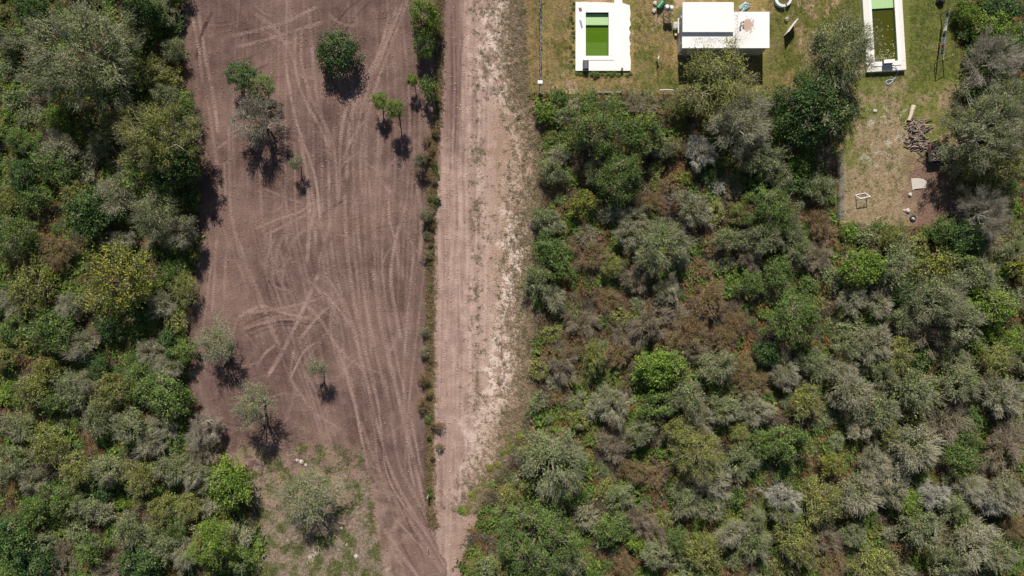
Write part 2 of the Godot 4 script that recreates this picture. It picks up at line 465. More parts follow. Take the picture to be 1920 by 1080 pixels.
func build_ground() -> void:
	var maps := ground_maps()
	var gm := StandardMaterial3D.new()
	gm.albedo_texture = maps[0]
	gm.albedo_color = Color(0.74, 0.74, 0.74).linear_to_srgb()
	gm.roughness = 0.95
	gm.metallic_specular = 0.2
	gm.heightmap_enabled = true
	gm.heightmap_texture = maps[1]
	gm.heightmap_scale = 16.0
	gm.texture_repeat = false
	var step := 0.5
	var nx := 280
	var nz := 168
	var sheets := {}
	for called in ["ground", "field", "dirt_track", "lawn", "yard"]:
		sheets[called] = MB.new()
	var hs := PackedFloat32Array()
	hs.resize((nx + 1) * (nz + 1))
	for j in nz + 1:
		for i in nx + 1:
			var x := X0 + i * step
			var z := Z0 + j * step
			hs[j * (nx + 1) + i] = hgt(x, z)
	var ids := {}
	for j in nz:
		for i in nx:
			var x := X0 + (i + 0.5) * step
			var z := Z0 + (j + 0.5) * step
			if in_pool(x, z): continue
			var px := x / S + 960.0
			var py := z / S + 540.0
			var called := "dirt_track"
			if px > 1013.0 and px < 1574.0 and py < 180.0: called = "lawn"
			elif px >= 1574.0 and px < 1800.0 and py < 424.0: called = "yard"
			elif px < pl(FIELD_L, py) or px > pl(VERGE_R, py): called = "ground"
			elif px < pl(HEDGE, py): called = "field"
			var mb: MB = sheets[called]
			var q := []
			for o in [[0, 0], [1, 0], [1, 1], [0, 1]]:
				var a: int = i + o[0]
				var c: int = j + o[1]
				var key := "%s %d" % [called, c * (nx + 1) + a]
				if not ids.has(key):
					ids[key] = mb.v.size()
					var h0 := hs[c * (nx + 1) + a]
					var hx := hs[c * (nx + 1) + mini(a + 1, nx)] - hs[c * (nx + 1) + maxi(a - 1, 0)]
					var hz := hs[mini(c + 1, nz) * (nx + 1) + a] - hs[maxi(c - 1, 0) * (nx + 1) + a]
					mb.v.append(Vector3(X0 + a * step, h0, Z0 + c * step))
					mb.n.append(Vector3(-hx, 2.0 * step, -hz).normalized())
					mb.c.append(Color.WHITE)
					mb.uv.append(Vector2(float(a) / nx, c * step / (TH / TPM)))
				q.append(ids[key])
			mb.i.append_array(PackedInt32Array([q[0], q[1], q[2], q[0], q[2], q[3]]))
	for called in sheets:
		var m: ArrayMesh = sheets[called].mesh(gm)
		if called == "ground":
			# the land goes on to the horizon
			var far := MB.new()
			var e := 900.0
			var x1 := X0 + nx * step
			var z1 := Z0 + nz * step
			for r in [[-e, -e, e, Z0], [-e, z1, e, e], [-e, Z0, X0, z1], [x1, Z0, e, z1]]:
				far.quad(Vector3(r[0], -0.03, r[1]), Vector3(r[2], -0.03, r[1]), Vector3(r[2], -0.03, r[3]), Vector3(r[0], -0.03, r[3]))
			var fm := grain(Color(0.05, 0.045, 0.02), Color(0.11, 0.08, 0.045), 0.03, 11, 0.95, 0.05)
			var arr := far.mesh(fm).surface_get_arrays(0)
			m.add_surface_from_arrays(Mesh.PRIMITIVE_TRIANGLES, arr)
			m.surface_set_material(1, fm)
		var o := part(called, m, self)
		o.set_meta("kind", "structure")

# ------------------------------------------------------------------ trees and bushes
# leaf tones (a, b), bark, leaf length and width, leaves and twigs per unit, how loose the crown is
var KINDS := {
	"D": {"a": Color(0.0352, 0.077, 0.0252), "b": Color(0.0902, 0.1628, 0.0525), "bark": Color(0.10, 0.085, 0.065), "l": 0.19, "w": 0.11, "leaf": 1.5, "twig": 0.12, "loose": 0.85},
	"G": {"a": Color(0.07392, 0.1403, 0.03456), "b": Color(0.1782, 0.2702, 0.06912), "bark": Color(0.15, 0.13, 0.10), "l": 0.19, "w": 0.085, "leaf": 1.1, "twig": 0.3, "loose": 0.9},
	"B": {"a": Color(0.1045, 0.1815, 0.0294), "b": Color(0.22, 0.319, 0.05775), "bark": Color(0.13, 0.11, 0.08), "l": 0.2, "w": 0.09, "leaf": 1.4, "twig": 0.15, "loose": 0.9},
	"O": {"a": Color(0.1518, 0.1793, 0.04104), "b": Color(0.297, 0.3247, 0.0864), "bark": Color(0.28, 0.245, 0.175), "l": 0.19, "w": 0.075, "leaf": 1.0, "twig": 0.55, "loose": 1.0},
	"S": {"a": Color(0.132, 0.1818, 0.07344), "b": Color(0.2706, 0.3247, 0.1404), "bark": Color(0.3, 0.28, 0.22), "l": 0.2, "w": 0.07, "leaf": 0.95, "twig": 0.7, "loose": 1.0},
	"W": {"a": Color(0.204, 0.2223, 0.1134), "b": Color(0.36, 0.3627, 0.216), "bark": Color(0.42, 0.4, 0.315), "l": 0.17, "w": 0.055, "leaf": 0.75, "twig": 1.4, "loose": 1.1},
	"T": {"a": Color(0.187, 0.165, 0.084), "b": Color(0.275, 0.242, 0.126), "bark": Color(0.3, 0.255, 0.195), "l": 0.16, "w": 0.05, "leaf": 0.25, "twig": 1.9, "loose": 1.1},
	"R": {"a": Color(0.18, 0.108, 0.05), "b": Color(0.27, 0.19, 0.09), "bark": Color(0.26, 0.2, 0.135), "l": 0.2, "w": 0.065, "leaf": 0.7, "twig": 1.1, "loose": 1.1},
	"Y": {"a": Color(0.143, 0.187, 0.03675), "b": Color(0.308, 0.308, 0.0525), "bark": Color(0.16, 0.14, 0.1), "l": 0.2, "w": 0.1, "leaf": 0.95, "twig": 0.3, "loose": 1.0},
	"Z": {"a": Color(0.3, 0.31, 0.25), "b": Color(0.42, 0.42, 0.35), "bark": Color(0.5, 0.49, 0.44), "l": 0.2, "w": 0.06, "leaf": 0.45, "twig": 1.8, "loose": 1.05},
	"F": {"a": Color(0.16, 0.19, 0.09), "b": Color(0.26, 0.285, 0.16), "bark": Color(0.3, 0.28, 0.22), "l": 0.15, "w": 0.055, "leaf": 0.75, "twig": 0.7, "loose": 1.2, "thin": 0.6},
	"N": {"a": Color(0.1, 0.09, 0.05), "b": Color(0.14, 0.12, 0.07), "bark": Color(0.4, 0.375, 0.305), "l": 0.15, "w": 0.05, "leaf": 0.1, "twig": 1.9, "loose": 1.0, "thin": 0.65},
}
const KIND_NAME := {"D": "evergreen", "G": "leafy", "B": "bright_green", "O": "olive_green", "S": "sage_green", "W": "grey_twiggy", "T": "dry_twiggy", "R": "withered", "Y": "yellow_green", "Z": "silvery", "F": "feathery", "N": "bare"}
const KIND_LOOK := {"D": "dark green dense", "G": "mid green leafy", "B": "bright green leafy", "O": "olive green fine-leaved", "S": "sage green fine-leaved", "W": "grey thin-leaved twiggy", "T": "brownish grey half-bare twiggy", "R": "withered russet brown", "Y": "yellow-green", "Z": "silvery grey", "F": "pale feathery sparse", "N": "leafless bare"}
const CLASS_R := {"t": 2.0, "s": 1.15, "m": 2.3, "l": 4.0, "x": 6.6}
const CLASS_H := {"t": 4.5, "s": 1.35, "m": 2.6, "l": 4.8, "x": 7.4}
const CLASS_N := {"t": 3, "s": 3, "m": 3, "l": 2, "x": 1}

func variant(kind: String, cl: String, no: int) -> Array:
	var key := "%s%s%d" % [kind, cl, no]
	if variants.has(key): return variants[key]
	var k: Dictionary = KINDS[kind]
	var rg := RandomNumberGenerator.new()
	rg.seed = hash(key)
	var R: float = CLASS_R[cl]
	var H: float = CLASS_H[cl]
	var lob := noise(1.0, rg.randi() % 9999, 2)
	var wood := MB.new()
	var crown := MB.new()
	var bark: Color = k.bark
	# stems: bushes rise on several, trees fork off one trunk
	var nst := 1 if cl in ["l", "x", "t"] else rg.randi_range(3, 5)
	var fork := Vector3(rg.randf_range(-0.1, 0.1) * R, H * (0.42 if cl == "t" else (0.24 if nst == 1 else 0.05)), rg.randf_range(-0.1, 0.1) * R)
	var rad := (R * 0.045 + 0.02) * (1.35 if kind == "N" else 1.0)
	if nst == 1:
		wood.path([Vector3(0, -0.25, 0), Vector3(fork.x * 0.3, fork.y * 0.5, fork.z * 0.7), fork], rad * 1.35, rad, bark, 7)
	var nodes := []
	var nl := nst if nst > 1 else rg.randi_range(6, 8)
	for q in nl:
		var an := TAU * (q + rg.randf_range(-0.3, 0.3)) / nl
		var dr := Vector3(cos(an), 0, sin(an))
		var st := fork if nst == 1 else Vector3(cos(an) * 0.06 * R, -0.2, sin(an) * 0.06 * R)
		var e := dr * R * rg.randf_range(0.4, 0.62) + Vector3(0, H * rg.randf_range(0.5, 0.72) + (0.14 * H if cl == "t" else 0.0), 0)
		var md := st.lerp(e, 0.5) + Vector3(rg.randf_range(-0.08, 0.08) * R, 0.07 * H, rg.randf_range(-0.08, 0.08) * R)
		wood.path([st, md, e], rad * 0.75, rad * 0.28, bark, 5)
		nodes.append(st.lerp(md, 0.6)); nodes.append(md); nodes.append(md.lerp(e, 0.5)); nodes.append(e)
	var loose: float = k.loose
	var thin: float = k.get("thin", 1.0)
	var cr := clampf(0.19 * R, 0.26, 0.72) * loose
	var nc := int(5.0 * pow(R / cr, 1.55))
	if float(k.leaf) > 1.3: nc = int(nc * 1.5)
	nc = clampi(nc, 24, 380)
	var ch := H * (0.7 if cl == "t" else 0.5)
	var area := TAU * R * R * 0.8
	var nleaf: int = int(float(k.leaf) * area * 2.1 / (float(k.l) * float(k.w)) * (0.55 if cl == "x" else (0.72 if cl == "l" else 1.0)))
	if float(k.leaf) > 1.3: nleaf = int(nleaf * 1.3)
	var grow := 1.25 if cl == "x" else (1.1 if cl == "l" else 1.0)
	var per: int = maxi(4, nleaf / nc)
	var ntw: int = int(float(k.twig) * area * 34.0 / nc * (0.7 if cl in ["x", "l"] else 1.0))
	for q in nc:
		var an := rg.randf() * TAU
		var sy := rg.randf_range(-0.32, 1.0)
		var cy := sqrt(1.0 - sy * sy)
		var d := Vector3(cos(an) * cy, sy, sin(an) * cy)
		var lb := 0.92 + 0.5 * lob.get_noise_3dv(d * 1.3) + 0.34 * lob.get_noise_3dv(d * 3.6)
		var rr := lb * sqrt(rg.randf_range(0.34, 1.0))
		var ct := Vector3(d.x * (R - cr * 0.5) * rr, ch + d.y * ((H - ch - cr * 0.3) if sy > 0.0 else (H * 0.22 if cl == "t" else ch * 0.75)) * rr, d.z * (R - cr * 0.5) * rr)
		ct.y = maxf(ct.y, 0.25)
		# a limb reaches every clump
		var best: Vector3 = nodes[0]
		var bd := 1e9
		for nd in nodes:
			var dd: float = ct.distance_squared_to(nd)
			if dd < bd and nd.y < ct.y + 0.3:
				bd = dd; best = nd
		var bend := best.lerp(ct, 0.55) + Vector3(rg.randf_range(-1, 1), rg.randf_range(-0.2, 1), rg.randf_range(-1, 1)) * cr * 0.35
		wood.tube(best, bend, rad * 0.26, rad * 0.18, bark, 4)
		wood.tube(bend, ct, rad * 0.18, 0.011, bark, 3)
		var mix := clampf(0.5 + 1.2 * lob.get_noise_3dv(d * 2.3 + Vector3(7, 7, 7)) + rg.randf_range(-0.3, 0.3), 0.0, 1.0)
		var base: Color = (k.a as Color).lerp(k.b, mix)
		if rg.randf() < 0.13: base = base.lerp(Color(0.17, 0.22, 0.055), 0.65)
		elif rg.randf() < 0.08: base = base.lerp(Color(0.3, 0.27, 0.18), 0.6)
		var csz := cr * rg.randf_range(0.75, 1.3)
		for t in ntw:
			var td := (Vector3(rg.randfn(), rg.randfn(), rg.randfn()) * 0.5 + d * 1.1 + Vector3(0, 0.3, 0)).normalized()
			var s0 := ct + Vector3(rg.randfn(), rg.randfn() * 0.6, rg.randfn()) * csz * 0.35
			var tl := csz * rg.randf_range(0.6, 1.5)
			var tone := rg.randf_range(0.75, 1.25)
			var bc := Color(bark.r * tone, bark.g * tone, bark.b * tone)
			var m1 := s0 + td * tl * 0.55 + Vector3(rg.randfn(), rg.randfn(), rg.randfn()) * tl * 0.1
			crown.tube(s0, m1, 0.02 * thin, 0.016 * thin, bc, 3)
			crown.tube(m1, s0 + td * tl, 0.016 * thin, 0.007 * thin, bc, 3)
			if thin < 1.0:
				var sd := (td + Vector3(rg.randfn(), rg.randfn(), rg.randfn()) * 0.6).normalized()
				crown.tube(m1, m1 + sd * tl * 0.5, 0.01, 0.005, bc, 3)
		for t in per:
			var of := Vector3(rg.randfn(), rg.randfn() * 0.72, rg.randfn()) * csz * 0.52
			var p := ct + of
			if p.y < 0.05: continue
			var nr := (Vector3(rg.randf_range(-1, 1), rg.randf_range(-0.6, 1), rg.randf_range(-1, 1)) * 0.9 + d * 0.4 + of * (0.5 / csz) + Vector3(0, 0.35, 0)).normalized()
			var ld := Vector3(rg.randfn(), rg.randfn(), rg.randfn()) * 0.7 + d * 0.8 + of * (0.6 / csz)
			ld = (ld - nr * ld.dot(nr)).normalized()
			var tone := rg.randf_range(0.62, 1.38)
			var warm := rg.randf_range(0.92, 1.1)
			crown.leaf(p, ld, nr, float(k.l) * grow * rg.randf_range(0.65, 1.25), float(k.w) * grow * rg.randf_range(0.75, 1.2), Color(base.r * tone * warm, base.g * tone, base.b * tone))
	# shoots that break the outline
	for q in int(9.0 * R * (0.3 + float(k.leaf))):
		var an := rg.randf() * TAU
		var sy := rg.randf_range(-0.1, 1.0)
		var cy := sqrt(1.0 - sy * sy)
		var d := Vector3(cos(an) * cy, sy, sin(an) * cy)
		var lb := 0.92 + 0.5 * lob.get_noise_3dv(d * 1.3) + 0.34 * lob.get_noise_3dv(d * 3.6)
		var s0 := Vector3(d.x * R * lb * 0.8, ch + d.y * (H - ch) * lb * 0.8, d.z * R * lb * 0.8)
		var dr := (d + Vector3(rg.randfn(), rg.randfn() * 0.5, rg.randfn()) * 0.55).normalized()
		var ln := rg.randf_range(0.35, 0.95) * clampf(R * 0.4, 0.5, 1.2)
		var e := s0 + dr * ln + Vector3(0, -0.12 * ln, 0)
		var mixs := rg.randf()
		var base: Color = (k.a as Color).lerp(k.b, mixs)
		crown.tube(s0 - dr * ln * 0.4, e, 0.014, 0.006, bark, 3)
		for t in int(ln * 16.0 * minf(1.0, float(k.leaf))):
			var p := s0.lerp(e, rg.randf()) + Vector3(rg.randfn(), rg.randfn(), rg.randfn()) * 0.04
			var nr := Vector3(rg.randfn() * 0.6, 1.0, rg.randfn() * 0.6).normalized()
			var ld := (dr * 0.5 + Vector3(rg.randfn(), rg.randfn() * 0.3, rg.randfn())).normalized()
			ld = (ld - nr * ld.dot(nr)).normalized()
			var tone := rg.randf_range(0.7, 1.35)
			crown.leaf(p, ld, nr, float(k.l) * rg.randf_range(0.7, 1.2), float(k.w) * rg.randf_range(0.8, 1.2), Color(base.r * tone, base.g * tone, base.b * tone))
	variants[key] = [wood.mesh(M.bark), crown.mesh(M.leaf)]
	return variants[key]

func plant(kind: String, px: float, py: float, rpx: float, h: float, called: String, label: String, group := "", form := "") -> Node3D:
	var r := rpx * S
	var cl := "s" if r < 1.65 else ("m" if r < 3.1 else ("l" if r < 5.2 else "x"))
	if form: cl = form
	if h <= 0.0: h = CLASS_H[cl] * r / CLASS_R[cl] * rng.randf_range(0.9, 1.12) * (0.62 if kind in ["R", "T"] else 1.0) * (1.32 if cl != "s" else 0.9)
	var p := P(px, py, h * 0.62)
	p.y = hgt(p.x, p.z) - 0.05
	r *= (HC - h * 0.62) / HC
	var key := kind + cl
	turn_no[key] = turn_no.get(key, -1) + 1
	var v := variant(kind, cl, turn_no[key] % CLASS_N[cl])
	var o := thing(called, p, label, "tree" if called.ends_with("_tree") else ("weed" if called.ends_with("_weed") else "bush"), group)
	o.rotation.y = rng.randf() * TAU
	var sc: float = r / CLASS_R[cl]
	var lop := rng.randf_range(0.82, 1.2) if cl in ["s", "m"] else 1.0
	o.scale = Vector3(sc * lop, h / CLASS_H[cl], sc / lop)
	part("trunk", v[0], o)
	part("crown", v[1], o)
	return o

# the thickets: photograph pixel of the crown, its radius in pixels, and kind
const WOOD_WEST := [
	[150,100,112,"S",9.0],[60,15,32,"D"],[20,75,28,"S"],[12,118,22,"S"],[265,22,36,"D",5.6],[302,20,30,"S"],[330,45,18,"D"],[322,95,26,"S"],[252,58,28,"O"],[282,132,32,"O"],[236,170,30,"D"],[318,150,22,"O"],[312,178,26,"S"],[296,262,82,"O",8.4],[348,240,26,"S"],[364,228,20,"T"],[332,310,46,"D",6.2],[268,322,46,"G"],[110,222,28,"B"],[45,220,20,"S"],[15,212,18,"B"],[72,215,18,"S"],[30,260,26,"G"],[62,272,26,"G"],[110,282,36,"W"],[186,265,26,"S"],[170,292,24,"W"],[105,312,40,"G"],[155,330,22,"W"],[40,330,30,"D"],[28,185,25,"S"],[60,188,22,"T"],[18,140,16,"R"],[18,440,50,"G"],[60,375,32,"G"],[45,350,25,"O"],[76,402,24,"R"],[168,400,46,"D"],[214,368,40,"W"],[290,402,50,"S",6.0],[340,432,32,"W",4.6],[255,395,20,"G"],[305,470,22,"G"],[226,455,26,"W"],[105,470,34,"R"],[135,362,28,"O"],[222,520,72,"Y"],[60,542,46,"O"],[95,520,20,"Y"],[35,602,26,"G"],[96,622,46,"G"],[130,575,26,"W"],[30,565,30,"W"],[300,572,28,"W"],[342,542,30,"O"],[322,510,30,"G"],[150,650,30,"W"],[190,622,26,"T"],[258,582,26,"D"],[204,612,28,"D"],[280,660,26,"W"],[340,662,30,"G"],[330,602,22,"O"],[85,690,30,"Y"],[250,690,30,"G"],[310,692,30,"W"],[180,690,26,"D"],
	[60,730,36,"O"],[100,752,30,"G"],[30,800,32,"S"],[90,830,40,"O"],[132,730,36,"S"],[162,718,26,"W"],[210,732,40,"O"],[262,720,36,"G"],[300,742,46,"G"],[342,752,26,"G"],[180,790,36,"S"],[240,800,36,"S"],[302,800,26,"W"],[280,832,30,"W"],[20,870,36,"S"],[90,880,25,"T"],[140,880,36,"O"],[60,902,28,"W"],[200,880,36,"S"],[260,890,36,"O"],[320,880,32,"S"],[364,890,26,"W"],[105,940,36,"G"],[55,960,32,"G"],[160,950,28,"S"],[190,962,25,"W"],[225,945,15,"B"],[240,1000,36,"S"],[300,960,32,"O"],[350,952,30,"O"],[386,952,20,"W"],[30,1020,46,"D"],[80,1020,26,"S"],[68,1056,36,"D"],[110,1050,30,"T"],[170,1032,32,"G"],[200,1072,28,"T"],[262,1062,40,"D"],[300,1022,32,"S"],[345,1042,28,"W"],[394,1020,48,"B"],[450,1000,24,"W"],[440,1046,32,"G"],[330,990,26,"G"]]
const WOOD_MID := [
	[1115,235,62,"G",6.4],[1200,250,42,"G",5.2],[1240,276,30,"S"],[1160,332,52,"G",5.6],[1115,320,26,"S"],[1052,182,16,"G"],[1100,180,18,"O"],[1192,192,22,"T"],[1218,196,24,"T"],[1210,226,20,"Y"],[1255,216,24,"R"],[1272,276,22,"R"],[1430,300,42,"S"],[1035,322,30,"S"],[1050,346,18,"R"],[1095,380,30,"Y"],[1140,402,20,"W"],[1190,410,28,"W"],[1048,372,11,"S"],[1160,376,22,"D"],[1346,350,18,"Z"],[1300,390,36,"W"],[1260,342,24,"R"],[1282,336,18,"Y"],[1390,402,26,"O"],[1450,390,50,"G"],[1480,420,26,"S"],[1536,418,28,"R"],[1540,350,30,"S"],[1226,380,26,"R"],[1372,352,24,"T"],[1420,350,22,"D"],[1330,330,20,"D"],[1500,350,22,"D"],
	[1034,470,38,"G"],[1042,505,30,"G"],[1040,560,26,"W"],[1110,480,30,"R"],[1100,440,24,"T"],[1180,442,30,"W"],[1240,462,56,"S"],[1272,484,20,"W"],[1340,460,24,"R"],[1370,450,30,"S"],[1400,482,30,"T"],[1430,450,36,"S"],[1470,440,30,"S"],[1502,470,30,"S"],[1460,512,36,"G"],[1410,532,30,"G"],[1532,482,30,"T"],[1552,442,24,"R"],[1490,600,56,"G"],[1190,522,30,"T"],[1250,546,26,"W"],[1330,560,38,"R"],[1300,622,34,"R"],[1220,602,40,"T"],[1170,626,30,"T"],[1090,602,34,"T"],[1080,640,30,"R"],[1140,562,28,"R"],[1380,602,26,"R"],[1360,640,26,"R"],[1270,590,24,"T"],[1150,500,26,"O"],[1310,500,24,"R"],[1560,520,24,"S"],
	[1012,694,22,"O"],[1050,680,34,"T"],[1110,672,30,"O"],[1160,662,30,"R"],[1300,662,26,"T"],[1345,690,36,"S"],[1390,692,26,"R"],[1440,662,26,"D"],[1475,690,28,"W"],[1530,682,32,"S"],[1412,722,30,"R"]]
const WOOD_SOUTH := [
	[1050,742,20,"R"],[1085,790,22,"O"],[1112,768,24,"W"],[1150,762,36,"W"],[1230,762,36,"G"],[1290,742,40,"S"],[1150,832,36,"T"],[1200,812,30,"S"],[1240,822,20,"T"],[1190,884,26,"R"],[1228,892,24,"R"],[1310,852,52,"O"],[1340,904,36,"W"],[1390,870,36,"S"],[1430,832,32,"G"],[1100,972,25,"W"],[1200,972,30,"T"],[1230,1002,26,"T"],[1290,942,36,"S"],[1330,952,30,"S"],[1370,1002,30,"W"],[1382,982,15,"Y"],[1320,1042,40,"O"],[1270,1012,26,"G"],[1170,1062,26,"R"],[1420,1022,32,"S"],[1092,932,16,"G"],[1360,770,36,"S"],[1420,770,30,"W"],[1390,820,26,"O"],
	[1480,830,42,"G"],[1510,752,36,"O"],[1470,708,26,"W"],[1600,742,42,"W"],[1650,772,40,"S"],[1612,802,26,"W"],[1652,802,30,"O"],[1720,732,46,"S"],[1800,722,42,"S"],[1820,712,20,"B"],[1880,742,42,"W"],[1780,792,42,"T"],[1812,812,26,"G"],[1888,840,42,"T"],[1720,842,46,"W"],[1640,866,30,"W"],[1680,882,36,"W"],[1560,870,26,"Y"],[1545,946,42,"O"],[1610,930,42,"W"],[1672,922,30,"W"],[1750,932,30,"Z"],[1805,862,36,"G"],[1820,912,30,"W"],[1860,942,30,"Z"],[1890,926,36,"W"],[1730,992,42,"S"],[1640,1062,46,"O"],[1500,1012,46,"O"],[1550,1012,32,"T"],[1690,1032,25,"R"],[1820,1022,46,"W"],[1780,1062,36,"S"],[1870,1042,42,"S"],[1900,992,26,"R"],[1906,1010,16,"D"],[1600,1002,26,"S"],[1560,1062,30,"R"],
	[1595,436,20,"B"],[1625,442,22,"S"],[1645,424,11,"G"],[1620,502,42,"B"],[1680,492,40,"S"],[1700,542,30,"D"],[1760,500,44,"Y"],[1800,480,36,"G"],[1832,512,42,"S"],[1660,532,30,"T"],[1600,562,30,"W"],[1650,572,28,"W"],[1635,602,15,"B"],[1762,562,56,"S"],[1802,602,46,"S"],[1740,622,40,"T"],[1640,642,36,"W"],[1590,652,30,"S"],[1690,662,36,"O"],[1790,672,32,"S"],[1910,642,26,"B"],[1870,672,36,"O"],[1700,600,30,"S"],[1660,700,30,"S"],[1580,700,30,"W"],[1900,560,24,"S"]]
const WOOD_EAST := [
	[1870,62,40,"B"],[1848,92,30,"G"],[1902,102,30,"D"],[1862,142,40,"D"],[1880,18,36,"D"],[1830,112,20,"G"],[1892,196,50,"S"],[1872,306,58,"O"],[1800,300,30,"S"],[1900,390,20,"B"],[1772,430,30,"G"],[1812,442,36,"D"],[1882,340,40,"G"],[1860,452,24,"T"],[1900,456,20,"R"],[1828,170,24,"S"],[1812,60,18,"G"],[1790,432,18,"B"],[1812,345,24,"O"]]

func in_poly(x: float, y: float, poly: PackedVector2Array) -> bool:
	return Geometry2D.is_point_in_polygon(Vector2(x, y), poly)

func build_thickets() -> void:
	var areas := [
		[WOOD_WEST, "in the thicket along the bare brown field", "thicket along the bare field", PackedVector2Array(V([-90, -70, 334, -70, 338, 150, 352, 230, 362, 480, 345, 620, 348, 800, 410, 850, 450, 930, 470, 1000, 440, 1150, -90, 1150])), "DDGGGGGSSSOOOWT"],
		[WOOD_MID, "in the dry scrub between dirt track and yard", "scrub between track and yard", PackedVector2Array(V([1015, 190, 1560, 190, 1562, 420, 1570, 700, 1010, 700, 1002, 420, 1020, 300])), "GGGSSOOWTTRR"],
		[WOOD_SOUTH, "in the wide thicket beyond the yard's low end", "wide thicket beyond the yard", PackedVector2Array(V([1010, 700, 1570, 700, 1575, 432, 2010, 470, 2010, 1150, 880, 1150, 880, 1060, 960, 900, 1005, 800])), "GGGSSSSOOOOWWT"],
		[WOOD_EAST, "in the trees behind the heap of logs", "trees behind the log heap", PackedVector2Array(V([1805, -70, 2010, -70, 2010, 470, 1800, 440, 1812, 300, 1800, 180, 1815, 120])), "SSOGGDT"]]
	rng.seed = 4242
	var wob := noise(0.004, 31, 2)
	# things one can find, to say beside which of them a bush grows: pixel, reach in pixels, words
	var marks := [[1470, 936, 66, "the star-shaped silvery bush"], [1240, 690, 84, "the bright green tree amid brown scrub"], [1912, 498, 60, "the yellow flowering bush"], [1846, 396, 80, "the dead tree of curling branches"], [1725, 252, 110, "the heap of logs"], [1530, 196, 110, "the tall glossy dark tree"], [1348, 146, 120, "the olive-yellow tree by the house"], [1315, 285, 62, "the silvery spiky shrub"], [1032, 868, 112, "the big grey-green tree by the track"], [1000, 1012, 120, "the broad tree where the track narrows"], [1145, 992, 70, "the round bush on brown grass"], [1860, 572, 82, "the rounded vivid green tree"], [1022, 209, 60, "the bush at the garden fence end"], [1592, 92, 100, "the tree leaning over the long pool"], [430, 907, 90, "the rounded bright green corner tree"], [384, 808, 70, "the leafless grey field-edge bush"], [222, 520, 112, "the large yellow-green tree"], [150, 100, 165, "the hugest sage green tree of the thicket"], [296, 262, 125, "the large olive tree at the field"], [18, 440, 90, "the lone large leafy tree"], [1490, 600, 90, "the large leafy scrub tree"], [1240, 462, 86, "the large sage tree in the dry scrub"], [1115, 235, 92, "the large leafy tree below the lawn"], [1762, 562, 86, "the large sage tree past the yard"], [1310, 852, 84, "the large olive tree in the thicket"]]
	for a in areas:
		var spots: Array = (a[0] as Array).duplicate()
		var poly: PackedVector2Array = a[3]
		var mixk: String = a[4]
		var y := -64.0
		while y < 1150.0:
			var x := -84.0
			while x < 2010.0:
				var qx := x + rng.randf_range(-13, 13)
				var qy := y + rng.randf_range(-13, 13)
				var rr := 9.0 + 24.0 * pow(rng.randf(), 2.0)
				var pick := rng.randf()
				if in_poly(qx, qy, poly):
					var ok := true
					for s in spots:
						var dx: float = qx - s[0]
						var dy: float = qy - s[1]
						var lim: float = s[2] * 0.74 + rr * 0.55
						if dx * dx + dy * dy < lim * lim:
							ok = false
							break
					if ok and not (a[2] == "wide thicket beyond the yard" and absf(qx - 1195.0) < 45.0 and absf(qy - 875.0) < 45.0):
						var u := clampf(pick * 0.75 + 0.125 + wob.get_noise_2d(qx, qy) * 0.5, 0.0, 0.999)
						var kd := mixk[int(u * mixk.length())]
						if pick > 0.92: kd = "B" if a[2] != "scrub between track and yard" else "R"
						spots.append([qx, qy, rr, kd])
				x += 31.0
			y += 29.0
		for s in spots:
			var r: float = s[2] * S
			var big := r >= 3.1
			var where: String = a[1]
			var gwhere: String = "in the " + a[2]
			var best := 1.0
			for mk in marks:
				var dd: float = Vector2(s[0] - mk[0], s[1] - mk[1]).length() / mk[2]
				if dd > 0.05 and dd < best:
					best = dd
					where = "beside " + mk[3]
					gwhere = where
			if best >= 1.0 and absf(s[0] - pl(FIELD_L, s[1])) < 34.0:
				where = "right at the edge of the bare field"; gwhere = where
			elif best >= 1.0 and absf(s[0] - pl(VERGE_R, s[1])) < 40.0 and s[1] > 190.0:
				where = "right at the edge of the dirt track"; gwhere = where
			var own := {[150, 100]: "hugest sage green tree rising out of the thicket by the field", [290, 402]: "large sage green tree throwing its shadow onto the bare field", [1115, 235]: "large leafy green tree just below the lawn's wire fence", [1160, 332]: "large leafy green tree below the one at the lawn fence", [1450, 390]: "large leafy green tree beside the yard's wire mesh fence", [1490, 600]: "large leafy green tree alone among dry brown scrub"}
			var label: String = own[[s[0], s[1]]] if own.has([s[0], s[1]]) else "%s%s %s %s" % ["large " if big else ("small " if r < 1.2 else ("wide " if r > 2.2 else "")), KIND_LOOK[s[3]], "tree" if big else "bush", where]
			plant(s[3], s[0], s[1], s[2], float(s[4]) if s.size() > 4 else 0.0, KIND_NAME[s[3]] + ("_tree" if big else "_bush"), label, "%s %s %s" % [KIND_LOOK[s[3]], "trees" if big else "bushes", gwhere])

